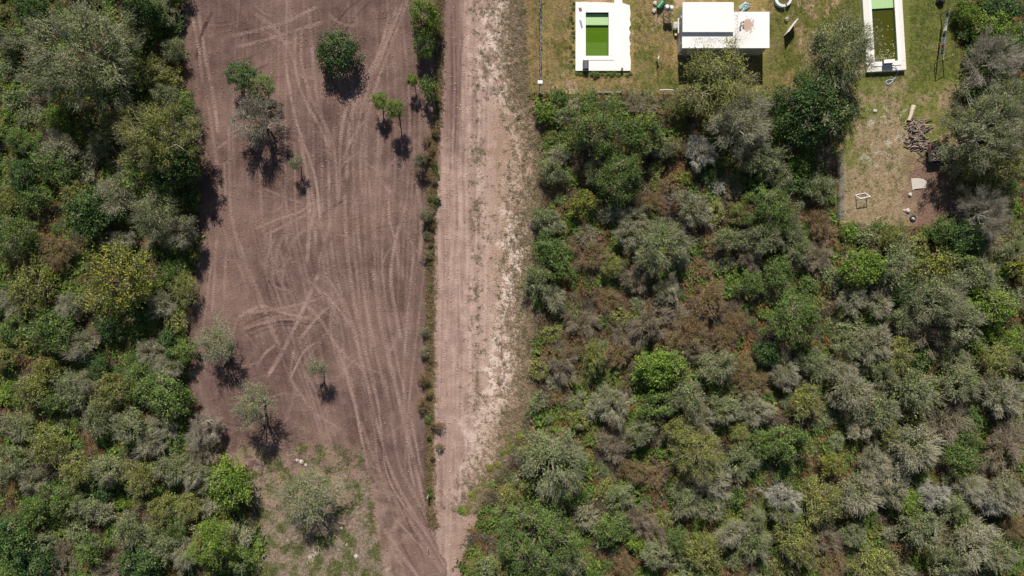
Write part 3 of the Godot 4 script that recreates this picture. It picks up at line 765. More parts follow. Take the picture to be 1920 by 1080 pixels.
# ------------------------------------------------------------------ trees that stand out, the hedge line, and low growth
func build_lone_trees() -> void:
	rng.seed = 99
	for a in [
		["D", 632, 96, 44, 3.9, "evergreen_tree", "round dense dark green tree standing alone on bare soil"],
		["D", 456, 143, 30, 3.2, "evergreen_tree", "dark green tree touching the grey leafless tree on the field", "t"],
		["G", 494, 161, 25, 3.0, "leafy_tree", "small green tree tucked behind the dark green one on the field", "t"],
		["N", 480, 226, 47, 5.0, "bare_tree", "grey leafless tree with long shadow on the bare field"],
		["B", 712, 190, 17, 3.2, "bright_green_tree", "smaller of two bright green saplings side by side on the field", "t"],
		["B", 741, 207, 19, 4.6, "bright_green_tree", "taller thin-trunked one of two bright green saplings on the field", "t"],
		["B", 794, 30, 33, 4.6, "bright_green_tree", "bright green leafy tree at the top of the hedge line"],
		["G", 797, 82, 27, 3.8, "leafy_tree", "mid green tree under the bright green tree at the hedge line"],
		["G", 803, 166, 23, 3.4, "leafy_tree", "green leafy tree in the hedge line across from the saplings"],
		["B", 774, 151, 13, 2.8, "bright_green_bush", "little bright green shrub beside the hedge line tree", "t"],
		["F", 555, 306, 15, 3.0, "feathery_tree", "tiny sparse feathery sapling alone on tyre-marked soil", "t"],
		["F", 409, 642, 41, 4.4, "feathery_tree", "feathery grey-green tree at the field edge by the curved ruts", "t"],
		["F", 596, 688, 20, 4.0, "feathery_tree", "thin feathery sapling among crossing tyre marks", "t"],
		["F", 474, 758, 40, 6.0, "feathery_tree", "pale wispy tree with a long bare-branched shadow", "t"],
		["N", 384, 808, 35, 3.0, "bare_bush", "leafless grey bush where the thicket meets the field"],
		["T", 411, 802, 9, 2.4, "dry_twiggy_bush", "slim dry sapling beside the leafless grey bush"],
		["B", 430, 907, 46, 4.2, "bright_green_tree", "rounded bright green tree at the thicket corner by the field"],
		["F", 578, 930, 55, 5.0, "feathery_tree", "wide feathery half-bare tree in the weedy rubble corner", "t"],
		["F", 786, 299, 14, 2.8, "feathery_bush", "pale small bush beside the russet stretch of hedge line"],
		["F", 798, 402, 15, 2.2, "feathery_bush", "pale greyish bush hugging the middle of the hedge line"],
		["B", 1022, 209, 22, 2.2, "bright_green_bush", "round bright green bush at the end of the garden fence"],
		["O", 1350, 158, 78, 6.0, "olive_green_tree", "spreading olive-yellow tree reaching over the white house"],
		["W", 1392, 232, 60, 6.0, "grey_twiggy_tree", "grey haze of bare twigs beside the olive-yellow tree"],
		["D", 1530, 196, 74, 7.4, "evergreen_tree", "tall glossy dark green tree between house and long pool"],
		["S", 1574, 96, 72, 7.4, "sage_green_tree", "sage green tree leaning over the edge of the long pool"],
		["Z", 1315, 285, 32, 3.2, "silvery_bush", "silvery spiky shrub standing up out of brown brush"],
		["B", 1492, 312, 24, 1.8, "bright_green_bush", "vivid green ferny bush under the tall dark tree"],
		["S", 1852, 242, 82, 7.8, "sage_green_tree", "huge sage green tree overhanging the log heap"],
		["N", 1846, 396, 48, 5.4, "bare_tree", "dead tree of pale curling bare branches near the yard corner"],
		["N", 1866, 112, 62, 5.0, "bare_tree", "grey dead tree with long bare limbs behind the washing line"],
		["B", 1240, 690, 46, 4.2, "bright_green_tree", "bright green tree in the middle of dry brown scrub"],
		["S", 1032, 868, 72, 6.2, "sage_green_tree", "big grey-green tree at the edge of the dirt track"],
		["G", 1000, 1012, 88, 6.6, "leafy_tree", "broad dark green tree where the dirt track narrows"],
		["G", 1145, 992, 37, 3.0, "leafy_bush", "round green bush with a crisp shadow on brown grass"],
		["Z", 1470, 936, 31, 3.0, "silvery_bush", "star-shaped silvery white bush in the wide thicket"],
		["B", 1860, 572, 44, 3.8, "bright_green_tree", "rounded vivid green tree in the wide thicket"],
		["Y", 1912, 498, 21, 3.6, "yellow_green_bush", "bush flowering bright yellow near the dead tree"]]:
		plant(a[0], a[1], a[2], a[3], a[4], a[5], a[6], "", a[7] if a.size() > 7 else "")

func build_hedge() -> void:
	rng.seed = 31
	var y := 214.0
	while y < 978.0:
		var x := pl(HEDGE, y) + rng.randfn() * 3.2
		var gap := und.get_noise_2d(y * 0.45, 400.0)
		if (gap > 0.05 or (y < 520.0 and gap > -0.15)) and rng.randf() < 0.85:
			var u := rng.randf()
			var rust := (y > 230 and y < 360) or (y > 600 and y < 900)
			var kd := "D" if u < 0.24 else ("G" if u < 0.4 else ("R" if u < (0.66 if rust else 0.5) else ("T" if u < 0.82 else "O")))
			var r := 2.0 + 6.0 * pow(rng.randf(), 2.0) if y < 900.0 else rng.randf_range(2.5, 5.0)
			plant(kd, x, y, r, r * S * rng.randf_range(1.2, 2.2), KIND_NAME[kd] + "_bush", "small %s bush in the narrow hedge line between field and track" % KIND_LOOK[kd], "%s bushes in the hedge line" % KIND_LOOK[kd])
		y += rng.randf_range(2.6, 6.5)
	for a in [[800, 262, "R"], [798, 292, "R"], [801, 332, "R"], [802, 410, "S"], [800, 440, "F"], [799, 480, "T"], [797, 622, "F"], [796, 660, "F"], [794, 712, "R"], [792, 760, "R"], [822, 800, "R"], [824, 838, "R"]]:
		var r := rng.randf_range(8, 13)
		plant(a[2], a[0], a[1], r, r * S * 1.6, KIND_NAME[a[2]] + "_bush", "low %s bush leaning out of the hedge line" % KIND_LOOK[a[2]], "%s bushes leaning from the hedge" % KIND_LOOK[a[2]])
	# weeds at the low end of the track
	for k in 34:
		var py := rng.randf_range(800, 985)
		var px := pl(VERGE_R, py) + rng.randf_range(-34, 8)
		var kd: String = ["Y", "O", "B", "Y"][rng.randi() % 4]
		var r := rng.randf_range(3.5, 8.0)
		plant(kd, px, py, r, r * S * 0.7, KIND_NAME[kd] + "_weed", "little %s weed growing on the narrowing dirt track" % KIND_LOOK[kd], "%s weeds on the dirt track" % KIND_LOOK[kd])
	# weeds along the white deck
	for k in 16:
		var px := 1082.0 + k * 6.6 + rng.randf_range(-2, 2)
		var r := rng.randf_range(3.0, 5.5) if k != 5 else 8.0
		plant("G" if k % 3 else "B", px, 137.0 + rng.randf_range(-1, 4), r, r * S * 1.0, "leafy_weed", "green weed growing along the white pool deck", "weeds along the pool deck")
	for k in 14:
		var px := 1074.0 + rng.randf_range(-4, 3)
		var r := rng.randf_range(2.6, 4.2)
		plant("G", px, 6.0 + k * 9.0, r, r * S * 1.0, "leafy_weed", "green weed growing along the white pool deck", "weeds along the pool deck")

func tuft(n: int, spread: float, high: float, l: float, w: float, sd: int, flat: float) -> MB:
	var rg := RandomNumberGenerator.new()
	rg.seed = sd
	var mb := MB.new()
	for k in n:
		var an := rg.randf() * TAU
		var d := Vector3(cos(an), rg.randf_range(0.2, 1.4) * (1.0 - flat) + 0.1, sin(an)).normalized()
		var p := Vector3(rg.randfn() * spread * 0.4, rg.randf() * high * 0.4, rg.randfn() * spread * 0.4)
		var nr := (Vector3.UP - d * d.y).normalized()
		var t := rg.randf_range(0.7, 1.3)
		mb.leaf(p, d, nr, l * rg.randf_range(0.6, 1.2), w, Color(t, t * rg.randf_range(0.95, 1.05), t))
	return mb

func scatter(called: String, label: String, category: String, mesh: Mesh, spots: Array) -> void:
	var mm := MultiMesh.new()
	mm.transform_format = MultiMesh.TRANSFORM_3D
	mm.use_colors = true
	mm.mesh = mesh
	mm.instance_count = spots.size()
	for k in spots.size():
		var s: Array = spots[k]
		var b := Basis(Vector3.UP, rng.randf() * TAU).scaled(Vector3.ONE * float(s[1]))
		mm.set_instance_transform(k, Transform3D(b, s[0]))
		mm.set_instance_color(k, s[2])
	var o := MultiMeshInstance3D.new()
	o.name = numbered(called)
	o.multimesh = mm
	add_child(o)
	tag(o, label, category, "", "stuff")

func tint(a: Color, b: Color) -> Color:
	var u := rng.randf()
	var t := rng.randf_range(0.8, 1.2)
	var c := a.lerp(b, u)
	return Color(c.r * t, c.g * t, c.b * t)

func at_px(px: float, py: float, up := 0.0) -> Vector3:
	var p := P(px, py)
	p.y = hgt(p.x, p.z) + up
	return p

func build_low_growth() -> void:
	rng.seed = 555
	var wob := noise(0.012, 77, 3)
	var herb := []
	var straw := []
	var brush := []
	while herb.size() < 7000:
		var px := rng.randf_range(-60, 1985)
		var py := rng.randf_range(-50, 1130)
		var left := px < pl(FIELD_L, py)
		var right := px > pl(VERGE_R, py) and (py > 426.0 or (py > 180.0 and px < 1560.0) or px > 1806.0)
		if not (left or right): continue
		var g := wob.get_noise_2d(px, py) + rng.randf_range(-0.25, 0.25) + (0.08 if left else (-0.12 if (px < 1570.0 and py < 720.0) else -0.04))
		var p := at_px(px, py, -0.02)
		if g > 0.0:
			herb.append([p, rng.randf_range(0.7, 2.3), tint(Color(0.08, 0.135, 0.03), Color(0.16, 0.22, 0.05))])
		elif g > -0.22:
			straw.append([p, rng.randf_range(0.8, 1.8), tint(Color(0.3, 0.21, 0.11), Color(0.24, 0.115, 0.06))])
		else:
			brush.append([p, rng.randf_range(0.8, 1.8), tint(Color(0.17, 0.13, 0.1), Color(0.2, 0.17, 0.13))])
	scatter("undergrowth_herbs", "low green herbs covering the ground under the bushes", "undergrowth", tuft(46, 0.5, 0.5, 0.24, 0.11, 3, 0.35).mesh(M.leaf), herb)
	scatter("dry_grass", "dry straw-brown grass between the bushes", "dry grass", tuft(50, 0.4, 0.3, 0.42, 0.035, 4, 0.1).mesh(M.leaf), straw)
	var tw := MB.new()
	for k in 46:
		var d := Vector3(rng.randfn(), absf(rng.randfn()) * 0.7, rng.randfn()).normalized()
		var p := Vector3(rng.randfn() * 0.2, rng.randf() * 0.25, rng.randfn() * 0.2)
		var t := rng.randf_range(0.7, 1.3)
		tw.tube(p, p + d * rng.randf_range(0.25, 0.6), 0.014, 0.006, Color(t, t, t))
	scatter("dead_brushwood", "tangled dead twigs lying under the bushes", "brushwood", tw.mesh(M.bark), brush)
	# mown grass
	var gr := []
	var gr2 := []
	while gr.size() < 15000:
		var px := rng.randf_range(975, 1800)
		var py := rng.randf_range(-40, 424)
		if px < 1572.0 and py > 176.0: continue
		if px > 1074.0 and px < 1188.0 and py < 140.0: continue
		if px > 1262.0 and px < 1438.0 and py < 112.0: continue
		if px > 1612.0 and px < 1706.0 and py < 140.0: continue
		var g := wob.get_noise_2d(px * 1.6, py * 1.6 + 900.0) + (px - 1300.0) * 0.0006 - maxf(0.0, py - 170.0) * 0.0016 + rng.randf_range(-0.2, 0.2)
		var p := at_px(px, py, -0.01)
		if px > 1580.0 and py > 150.0 and rng.randf() < 0.6: continue
		if py > 270.0 and px > 1690.0 and rng.randf() < 0.8: continue
		if g > (0.06 if px < 1580.0 else -0.1): gr.append([p, rng.randf_range(0.5, 1.1), tint(Color(0.12, 0.155, 0.035), Color(0.2, 0.22, 0.065))])
		else: gr.append([p, rng.randf_range(0.4, 1.0), tint(Color(0.3, 0.24, 0.12), Color(0.36, 0.3, 0.17))])
	scatter("grass", "short half-dried mown grass of the garden and yard", "grass", tuft(16, 0.3, 0.08, 0.16, 0.03, 8, 0.3).mesh(M.leaf), gr)
	# weeds and straw on the track's pale edge, and in the rubble corner
	for k in 4200:
		var py := rng.randf_range(-50, 960)
		var e := pl(VERGE_R, py)
		var px := e + 6.0 - absf(rng.randfn()) * 34.0
		if px < pl(HEDGE, py) + 12.0: continue
		var u := rng.randf()
		if u < 0.1: gr2.append([at_px(px, py), rng.randf_range(0.5, 1.5), tint(Color(0.07, 0.1, 0.03), Color(0.14, 0.16, 0.05))])
		else: gr2.append([at_px(px, py), rng.randf_range(0.5, 1.4), tint(Color(0.36, 0.28, 0.19), Color(0.24, 0.19, 0.12))])
	for k in 700:
		var py := rng.randf_range(-50, 940)
		var px := 897.0 - py * 0.008 + rng.randfn() * 9.0
		if und.get_noise_2d(py * 0.3, 77.0) < 0.0 and rng.randf() < 0.8: continue
		gr2.append([at_px(px, py), rng.randf_range(0.4, 1.1), tint(Color(0.14, 0.15, 0.06), Color(0.34, 0.27, 0.18))])
	for k in 1900:
		var py := rng.randf_range(-40, 990)
		var px := pl(HEDGE, py) + rng.randfn() * 3.5
		gr2.append([at_px(px, py), rng.randf_range(0.6, 1.5), tint(Color(0.28, 0.2, 0.11), Color(0.12, 0.1, 0.045))])
	while gr2.size() < 9800:
		var px := rng.randf_range(440, 740)
		var py := rng.randf_range(835, 1110)
		if px < pl(FIELD_L, py) - 10.0 or px > 700.0 - absf(py - 940.0) * 0.15 + maxf(0.0, py - 960.0) * 0.35: continue
		var g := wob.get_noise_2d(px * 2.2, py * 2.2)
		if rng.randf() > sm(820.0, 980.0, py + g * 160.0 + rng.randf_range(-40, 40)): continue
		if g > 0.13 - maxf(0.0, py - 1000.0) * 0.002: gr2.append([at_px(px, py), rng.randf_range(0.5, 1.5), tint(Color(0.1, 0.13, 0.04), Color(0.19, 0.21, 0.075))])
		else: gr2.append([at_px(px, py), rng.randf_range(0.5, 1.3), tint(Color(0.4, 0.33, 0.26), Color(0.3, 0.26, 0.17))])
	scatter("weeds", "scattered weeds and straw on the pale track edge and rubble", "weeds", tuft(22, 0.4, 0.15, 0.2, 0.045, 9, 0.3).mesh(M.leaf), gr2)
	# crumbs of soil
	var ico := SphereMesh.new()
	ico.radius = 0.05; ico.height = 0.07; ico.radial_segments = 6; ico.rings = 3
	ico.material = M.clod
	var cl := []
	for k in 17000:
		var px := rng.randf_range(345, 1000)
		var py := rng.randf_range(-50, 1110)
		if px < pl(FIELD_L, py) + 4.0 or px > pl(VERGE_R, py): continue
		if wob.get_noise_2d(px * 2.0, py * 2.0 + 300.0) < -0.02 and rng.randf() < 0.75: continue
		var track := px > pl(HEDGE, py)
		cl.append([at_px(px, py, 0.01), 0.35 + pow(rng.randf(), 3.0) * 1.9, tint(Color(0.17, 0.12, 0.1), Color(0.22, 0.17, 0.145)) if not track else tint(Color(0.32, 0.25, 0.21), Color(0.45, 0.38, 0.33))])
	scatter("soil_clods", "loose clods and crumbs of soil on field and track", "soil clods", ico, cl)

# ------------------------------------------------------------------ house, pools, fences, things in the garden and yard
func roof_texture() -> ImageTexture:
	# white paint with the dirt patch and the smears that the photograph shows
	var im := Image.create(512, 212, false, Image.FORMAT_RGB8)
	var nz := noise(0.05, 21, 4)
	var n2 := noise(0.18, 22, 3)
	for y in 212:
		for x in 512:
			var px := 1280.0 + x / 512.0 * 162.0
			var py := 23.0 + y / 212.0 * 67.0
			var a := nz.get_noise_2d(x, y)
			var b := n2.get_noise_2d(x, y)
			var c := Color(0.9 + b * 0.03, 0.895 + b * 0.03, 0.89 + b * 0.03)
			var d := Vector2(px - 1402.0, (py - 47.0) * 0.9).length() + a * 9.0 + b * 3.0
			if d < 12.0: c = c.lerp(Color(0.68 + b * 0.12, 0.57 + b * 0.1, 0.5 + b * 0.1), sm(12.0, 9.0, d) * 0.9)
			var smear := sm(0.1, 0.32, b + a * 0.4) * sm(10.0, 2.0, absf(py - 76.0)) * sm(60.0, 30.0, absf(px - 1345.0))
			c = c.lerp(Color(0.3, 0.29, 0.24), smear * 0.85)
			var seam := sm(0.05, 0.3, b + a * 0.6) * sm(7.0, 1.0, absf(px - 1381.0))
			c = c.lerp(Color(0.45, 0.43, 0.4), seam * 0.7)
			var drip := sm(0.12, 0.3, b) * sm(26.0, 4.0, Vector2(px - 1394.0, py - 66.0).length())
			c = c.lerp(Color(0.55, 0.5, 0.45), drip * 0.6)
			im.set_pixel(x, y, c)
	return ImageTexture.create_from_image(im)

func make_materials() -> void:
	M.white = grain(Color(0.74, 0.72, 0.69), Color(0.84, 0.83, 0.81), 0.02, 51, 0.7, 0.3, 0.3)
	M.deck = grain(Color(0.66, 0.61, 0.56), Color(0.78, 0.75, 0.71), 0.03, 52, 0.85, 0.3, 0.5)
	M.wall = grain(Color(0.5, 0.47, 0.44), Color(0.66, 0.63, 0.6), 0.02, 53, 0.9, 0.5, 0.6)
	M.roof = mat(Color.WHITE, 0.7)
	M.roof.albedo_texture = roof_texture()
	M.paint = grain(Color(0.24, 0.46, 0.2), Color(0.46, 0.62, 0.3), 0.04, 54, 0.6, 0.4)
	M.water = mat(Color(0.1, 0.2, 0.002), 0.06)
	M.water.transparency = BaseMaterial3D.TRANSPARENCY_ALPHA
	M.water.albedo_color.a = 0.72
	M.water2 = mat(Color(0.06, 0.066, 0.004), 0.06)
	M.water2.transparency = BaseMaterial3D.TRANSPARENCY_ALPHA
	M.water2.albedo_color.a = 0.9
	M.grey_metal = mat(Color(0.34, 0.37, 0.4), 0.45); M.grey_metal.metallic = 0.5
	M.white_metal = mat(Color(0.78, 0.78, 0.76), 0.4)
	M.slate = grain(Color(0.07, 0.085, 0.1), Color(0.12, 0.14, 0.16), 0.05, 55, 0.5, 1.0)
	M.glass = mat(Color(0.06, 0.09, 0.14), 0.08)
	M.old_wood = grain(Color(0.16, 0.13, 0.105), Color(0.32, 0.27, 0.225), 0.04, 56, 0.9, 1.2, 0.4)
	M.log = mat(Color.WHITE, 0.9, true)
	M.cloth = mat(Color.WHITE, 0.95, true)
	M.rubber = mat(Color(0.025, 0.025, 0.027), 0.8)
	M.plastic = mat(Color.WHITE, 0.45, true)
	M.stone = grain(Color(0.42, 0.38, 0.34), Color(0.62, 0.58, 0.54), 0.05, 57, 0.95, 0.8, 1.0)
	M.clod = mat(Color.WHITE, 0.95, true)

func bx(called: String, lo: Vector3, hi: Vector3, m: Material, parent: Node, ch := 0.01) -> MeshInstance3D:
	# a part that is a chamfered block; its own place is the middle of its foot
	var c := Vector3((lo.x + hi.x) * 0.5, lo.y, (lo.z + hi.z) * 0.5)
	var mb := MB.new()
	mb.box(lo - c, hi - c, Color.WHITE, ch)
	return part(called, mb.mesh(m), parent, c)

func build_house() -> void:
	var at := Vector3(25.2, 0, -30.6)
	var h := thing("white_house", at, "small flat-roofed white house with a raised roof block", "house")
	var w := bx("wall", Vector3(20.17, -0.1, -33.3) - at, Vector3(25.75, 2.82, -28.38) - at, M.wall, h)
	bx("wall", Vector3(25.754, -0.1, -32.38) - at, Vector3(30.2, 2.82, -28.38) - at, M.wall, h)
	w.set_meta("label", "wall of weathered off-white plaster")
	var rf := MB.new()
	var lo := Vector3(20.02, 2.823, -32.5) - at
	var hi := Vector3(30.3, 3.0, -28.22) - at
	rf.box(lo, hi, Color.WHITE, 0.015)
	for p in rf.v: rf.uv.append(Vector2((p.x - lo.x) / (hi.x - lo.x), (p.z - lo.z) / (hi.z - lo.z)))
	var r := part("roof", rf.mesh(M.roof), h)
	for q in [[1387.5, 50.5, 0.34, 0.09], [1393, 49, 0.22, 0.07], [1389, 43, 0.12, 0.06], [1394, 40.5, 0.1, 0.05]]:
		var v := MB.new()
		v.tube(Vector3(0, -0.02, 0), Vector3(0, q[2], 0), q[3], q[3], Color(0.3, 0.3, 0.29), 10)
		v.disc(Vector3(0, q[2], 0), Vector3.UP, q[3] * 1.5, Color(0.12, 0.12, 0.12), 10)
		part("vent_pipe", v.mesh(M.plastic), r, P(q[0], q[1], 3.0) - at)
	bx("raised_block", Vector3(20.12, 2.9, -33.3) - at, Vector3(25.85, 3.22, -30.1) - at, M.wall, h)
	bx("raised_roof", Vector3(19.98, 3.223, -33.48) - at, Vector3(25.98, 3.36, -29.98) - at, M.white, h, 0.015)
	# west window: frame, pane, sill
	var wz := P(1277, 45, 1.5).z
	var win := bx("window", Vector3(20.12, 1.0, wz - 0.8) - at, Vector3(20.169, 2.05, wz + 0.8) - at, M.white_metal, h, 0.004)
	for k in 2:
		var z0 := wz - 0.74 + k * 0.76
		var pn := MB.new()
		pn.box(Vector3(-0.008, 0, -0.34), Vector3(0.008, 0.9, 0.34))
		part("pane", pn.mesh(M.glass), win, Vector3(20.113, 1.07, z0 + 0.36) - at - win.position)
	bx("sill", Vector3(20.02, 0.93, wz - 0.9) - at, Vector3(20.165, 0.995, wz + 0.9) - at, M.white, h)
	var lamp := bx("wall_box", Vector3(20.05, 2.0, -29.2) - at, Vector3(20.166, 2.35, -28.95) - at, M.white_metal, h)
	lamp.set_meta("label", "small white box fixed to the side wall")
	# washing under the eave
	for q in [[1280, 107, Color(0.05, 0.08, 0.24), "navy"], [1291, 108, Color(0.09, 0.14, 0.32), "blue"], [1304, 113, Color(0.2, 0.22, 0.3), "grey-blue"]]:
		garment(P(q[0], q[1], 1.6), 0.62, 0.75, q[2], 0.0, "%s cloth hung out under the shaded house eave" % q[3], "cloths under the house eave")

func garment(top: Vector3, w: float, drop: float, col: Color, turn: float, label: String, group := "") -> void:
	# a cloth folded over a line: two falls with soft folds
	var mb := MB.new()
	var nx := 8
	var ph := rng.randf() * 6.0
	var pts := func(u: float, v: float) -> Vector3:
		# v from -1 (back hem) over 0 (line) to 1 (front hem)
		var sag := sin(u * 9.0 + ph) * 0.035 * absf(v) + sin(u * 21.0 + ph) * 0.012
		return Vector3((u - 0.5) * w * (1.0 - 0.12 * absf(v)), -absf(v) * drop * (1.0 if v > 0.0 else 0.72), 0.03 * signf(v) * minf(1.0, absf(v) * 8.0) + sag + 0.03 * v)
	for a in nx:
		for b in 10:
			var u0 := float(a) / nx
			var u1 := float(a + 1) / nx
			var v0 := -1.0 + b * 0.2
			var v1 := v0 + 0.2
			var t := 1.0 + 0.08 * sin(a * 2.1 + b)
			mb.quad(pts.call(u0, v0), pts.call(u1, v0), pts.call(u1, v1), pts.call(u0, v1), Color(col.r * t, col.g * t, col.b * t))
	one("hung_cloth", mb.mesh(M.cloth), top, label, "cloth", group, turn)

func extrude(poly: PackedVector2Array, y0: float, y1: float) -> MB:
	var mb := MB.new()
	if Geometry2D.is_polygon_clockwise(poly): poly.reverse()
	var tri := Geometry2D.triangulate_polygon(poly)
	for k in range(0, tri.size(), 3):
		var q := [poly[tri[k]], poly[tri[k + 1]], poly[tri[k + 2]]]
		var ar: float = (q[1] - q[0]).cross(q[2] - q[0])
		if ar < 0: q = [q[0], q[2], q[1]]
		var b := mb.v.size()
		for e in q:
			mb.v.append(Vector3(e.x, y1, e.y)); mb.n.append(Vector3.UP); mb.c.append(Color.WHITE)
		mb.i.append_array(PackedInt32Array([b, b + 1, b + 2]))
	var cl := Geometry2D.is_polygon_clockwise(poly)
	for k in poly.size():
		var a := poly[k]
		var e := poly[(k + 1) % poly.size()]
		if not cl:
			var s := a; a = e; e = s
		mb.quad(Vector3(e.x, y0, e.y), Vector3(e.x, y1, e.y), Vector3(a.x, y1, a.y), Vector3(a.x, y0, a.y))
	return mb

func build_pool_a() -> void:
	var at := Vector3(10.37, 0, -30.9)
	var t := thing("square_pool", at, "small pool of bright green water in a white deck", "swimming pool")
	var x0 := 8.96 - at.x
	var x1 := 11.78 - at.x
	var z0 := -33.55 - at.z
	var z1 := -28.23 - at.z
	var top := 0.22
	# the deck: four slabs butted round the basin, the outer edge broken and uneven on one side
	var xl := 7.74 - at.x
	var xr := 14.42 - at.x
	var zt := -34.85 - at.z
	var zb := -26.46 - at.z
	rng.seed = 12
	var north := PackedVector2Array([Vector2(xl, z0), Vector2(xl, zt)])
	for k in 12: north.append(Vector2(lerpf(xl + 0.3, 12.4 - at.x, k / 11.0), zt + rng.randf_range(-0.03, 0.05) + k * 0.012))
	north.append(Vector2(12.46 - at.x, zt + 0.1)); north.append(Vector2(12.48 - at.x, -39.0 - at.z)); north.append(Vector2(13.4 - at.x, -39.0 - at.z)); north.append(Vector2(13.42 - at.x, zt + 0.15))
	north.append(Vector2(xr - 0.1, zt + 0.42)); north.append(Vector2(xr, z0))
	var east := PackedVector2Array([Vector2(x1, z0), Vector2(xr, z0)])
	for k in 16: east.append(Vector2(xr + rng.randf_range(-0.16, 0.06), lerpf(z0 + 0.2, z1 - 0.2, k / 15.0)))
	east.append(Vector2(xr - 0.02, z1)); east.append(Vector2(x1, z1))
	var south := PackedVector2Array([Vector2(xl, z1), Vector2(xr - 0.02, z1), Vector2(xr + 0.04, z1 + 0.6), Vector2(xr, zb), Vector2(xl, zb)])
	var west := PackedVector2Array([Vector2(xl, z0), Vector2(x0, z0), Vector2(x0, z1), Vector2(xl, z1)])
	for s in [north, east, south, west]:
		part("deck_slab", extrude(s, -0.25, top).mesh(M.white), t)
	# coping, proud of the deck
	bx("coping", Vector3(x0 - 0.36, top - 0.05, z0 - 0.33), Vector3(x1 + 0.62, top + 0.05, z0 + 0.02), M.white, t, 0.015)
	bx("coping", Vector3(x0 - 0.36, top - 0.05, z1 - 0.02), Vector3(x1 + 0.62, top + 0.05, z1 + 0.5), M.white, t, 0.015)
	bx("coping", Vector3(x0 - 0.36, top - 0.05, z0 + 0.023), Vector3(x0 + 0.02, top + 0.05, z1 - 0.023), M.white, t, 0.015)
	bx("coping", Vector3(x1 - 0.02, top - 0.05, z0 + 0.023), Vector3(x1 + 0.62, top + 0.05, z1 - 0.023), M.white, t, 0.015)
	# the painted basin
	basin(t, x0, x1, z0, z1, top - 0.02, -1.5, M.paint)
	bx("ledge", Vector3(x0 + 0.001, -1.5, z0 + 0.001), Vector3(x1 - 0.001, -0.12, z0 + 1.42), M.paint, t, 0.02)
	bx("step", Vector3(x0 + 0.002, -1.5, z0 + 1.425), Vector3(x1 - 0.002, -0.37, z0 + 1.72), M.paint, t, 0.02)
	bx("step", Vector3(x0 + 0.003, -1.5, z0 + 1.725), Vector3(x1 - 0.003, -0.62, z0 + 2.05), M.paint, t, 0.02)
	var wt := MB.new()
	wt.quad(Vector3(x0, -0.34, z0 + 1.424), Vector3(x1, -0.34, z0 + 1.424), Vector3(x1, -0.34, z1), Vector3(x0, -0.34, z1))
	part("water", wt.mesh(M.water), t)
	# on the deck
	var pc := MB.new()
	var prof := []
	for k in 9:
		var an := PI * k / 8.0
		prof.append(Vector3(cos(an) * 0.36, 0.3 + sin(an) * 0.3, 0))
	prof.push_front(Vector3(0.36, 0, 0)); prof.append(Vector3(-0.36, 0, 0))
	for k in prof.size() - 1:
		var a: Vector3 = prof[k]
		var b: Vector3 = prof[k + 1]
		pc.quad(a + Vector3(0, 0, -0.5), a + Vector3(0, 0, 0.5), b + Vector3(0, 0, 0.5), b + Vector3(0, 0, -0.5))
		for e in [-0.5, 0.5]:
			var o := Vector3(0, 0.2, e)
			if e > 0: pc.quad(o, b + Vector3(0, 0, e), a + Vector3(0, 0, e), o)
			else: pc.quad(o, a + Vector3(0, 0, e), b + Vector3(0, 0, e), o)
	var p := P(1098, 123, 0.3); p.y = top + 0.002
	var pump := thing("pump_housing", p, "dark slate domed pump housing on the white pool deck", "pump housing")
	part("hood", pc.mesh(M.slate), pump)
	bx("vent_plate", Vector3(-0.12, 0.1, 0.503), Vector3(0.12, 0.4, 0.52), M.grey_metal, pump, 0.002)
	for q in [[1088, 18, Color(0.42, 0.16, 0.25), "pink", 0.35, 0.5], [1089.5, 45, Color(0.3, 0.36, 0.46), "pale blue", 0.25, 1.0]]:
		var cp := P(q[0], q[1], 0.22); cp.y = top + 0.006
		one("crumpled_cloth", crumple(q[4], q[5], 0.07, q[2], 5 + int(q[1])).mesh(M.cloth), cp, "%s cloth dropped on the white pool deck" % q[3], "cloth", "", 0.25)
	var fp := P(1166, 130, 0.3); fp.y = top + 0.002
	var pot := MB.new()
	pot.tube(Vector3.ZERO, Vector3(0, 0.28, 0), 0.12, 0.17, Color(0.42, 0.3, 0.12), 12)
	pot.disc(Vector3(0, 0.25, 0), Vector3.UP, 0.15, Color(0.2, 0.16, 0.06), 12)
	one("plant_pot", pot.mesh(M.plastic), fp, "small ochre pot on the corner of the white deck", "pot")

func basin(t: Node, x0: float, x1: float, z0: float, z1: float, y1: float, y0: float, m: Material) -> void:
	var b := MB.new()
	b.quad(Vector3(x0, y0, z0), Vector3(x1, y0, z0), Vector3(x1, y0, z1), Vector3(x0, y0, z1))
	b.quad(Vector3(x0, y0, z0), Vector3(x0, y1, z0), Vector3(x1, y1, z0), Vector3(x1, y0, z0))
	b.quad(Vector3(x1, y0, z1), Vector3(x1, y1, z1), Vector3(x0, y1, z1), Vector3(x0, y0, z1))
	b.quad(Vector3(x0, y0, z1), Vector3(x0, y1, z1), Vector3(x0, y1, z0), Vector3(x0, y0, z0))
	b.quad(Vector3(x1, y0, z0), Vector3(x1, y1, z0), Vector3(x1, y1, z1), Vector3(x1, y0, z1))
	# outer skin, so that the basin is a shell with thickness
	var e := 0.12
	b.quad(Vector3(x0 - e, y0 - e, z1 + e), Vector3(x1 + e, y0 - e, z1 + e), Vector3(x1 + e, y0 - e, z0 - e), Vector3(x0 - e, y0 - e, z0 - e))
	part("basin", b.mesh(m), t)

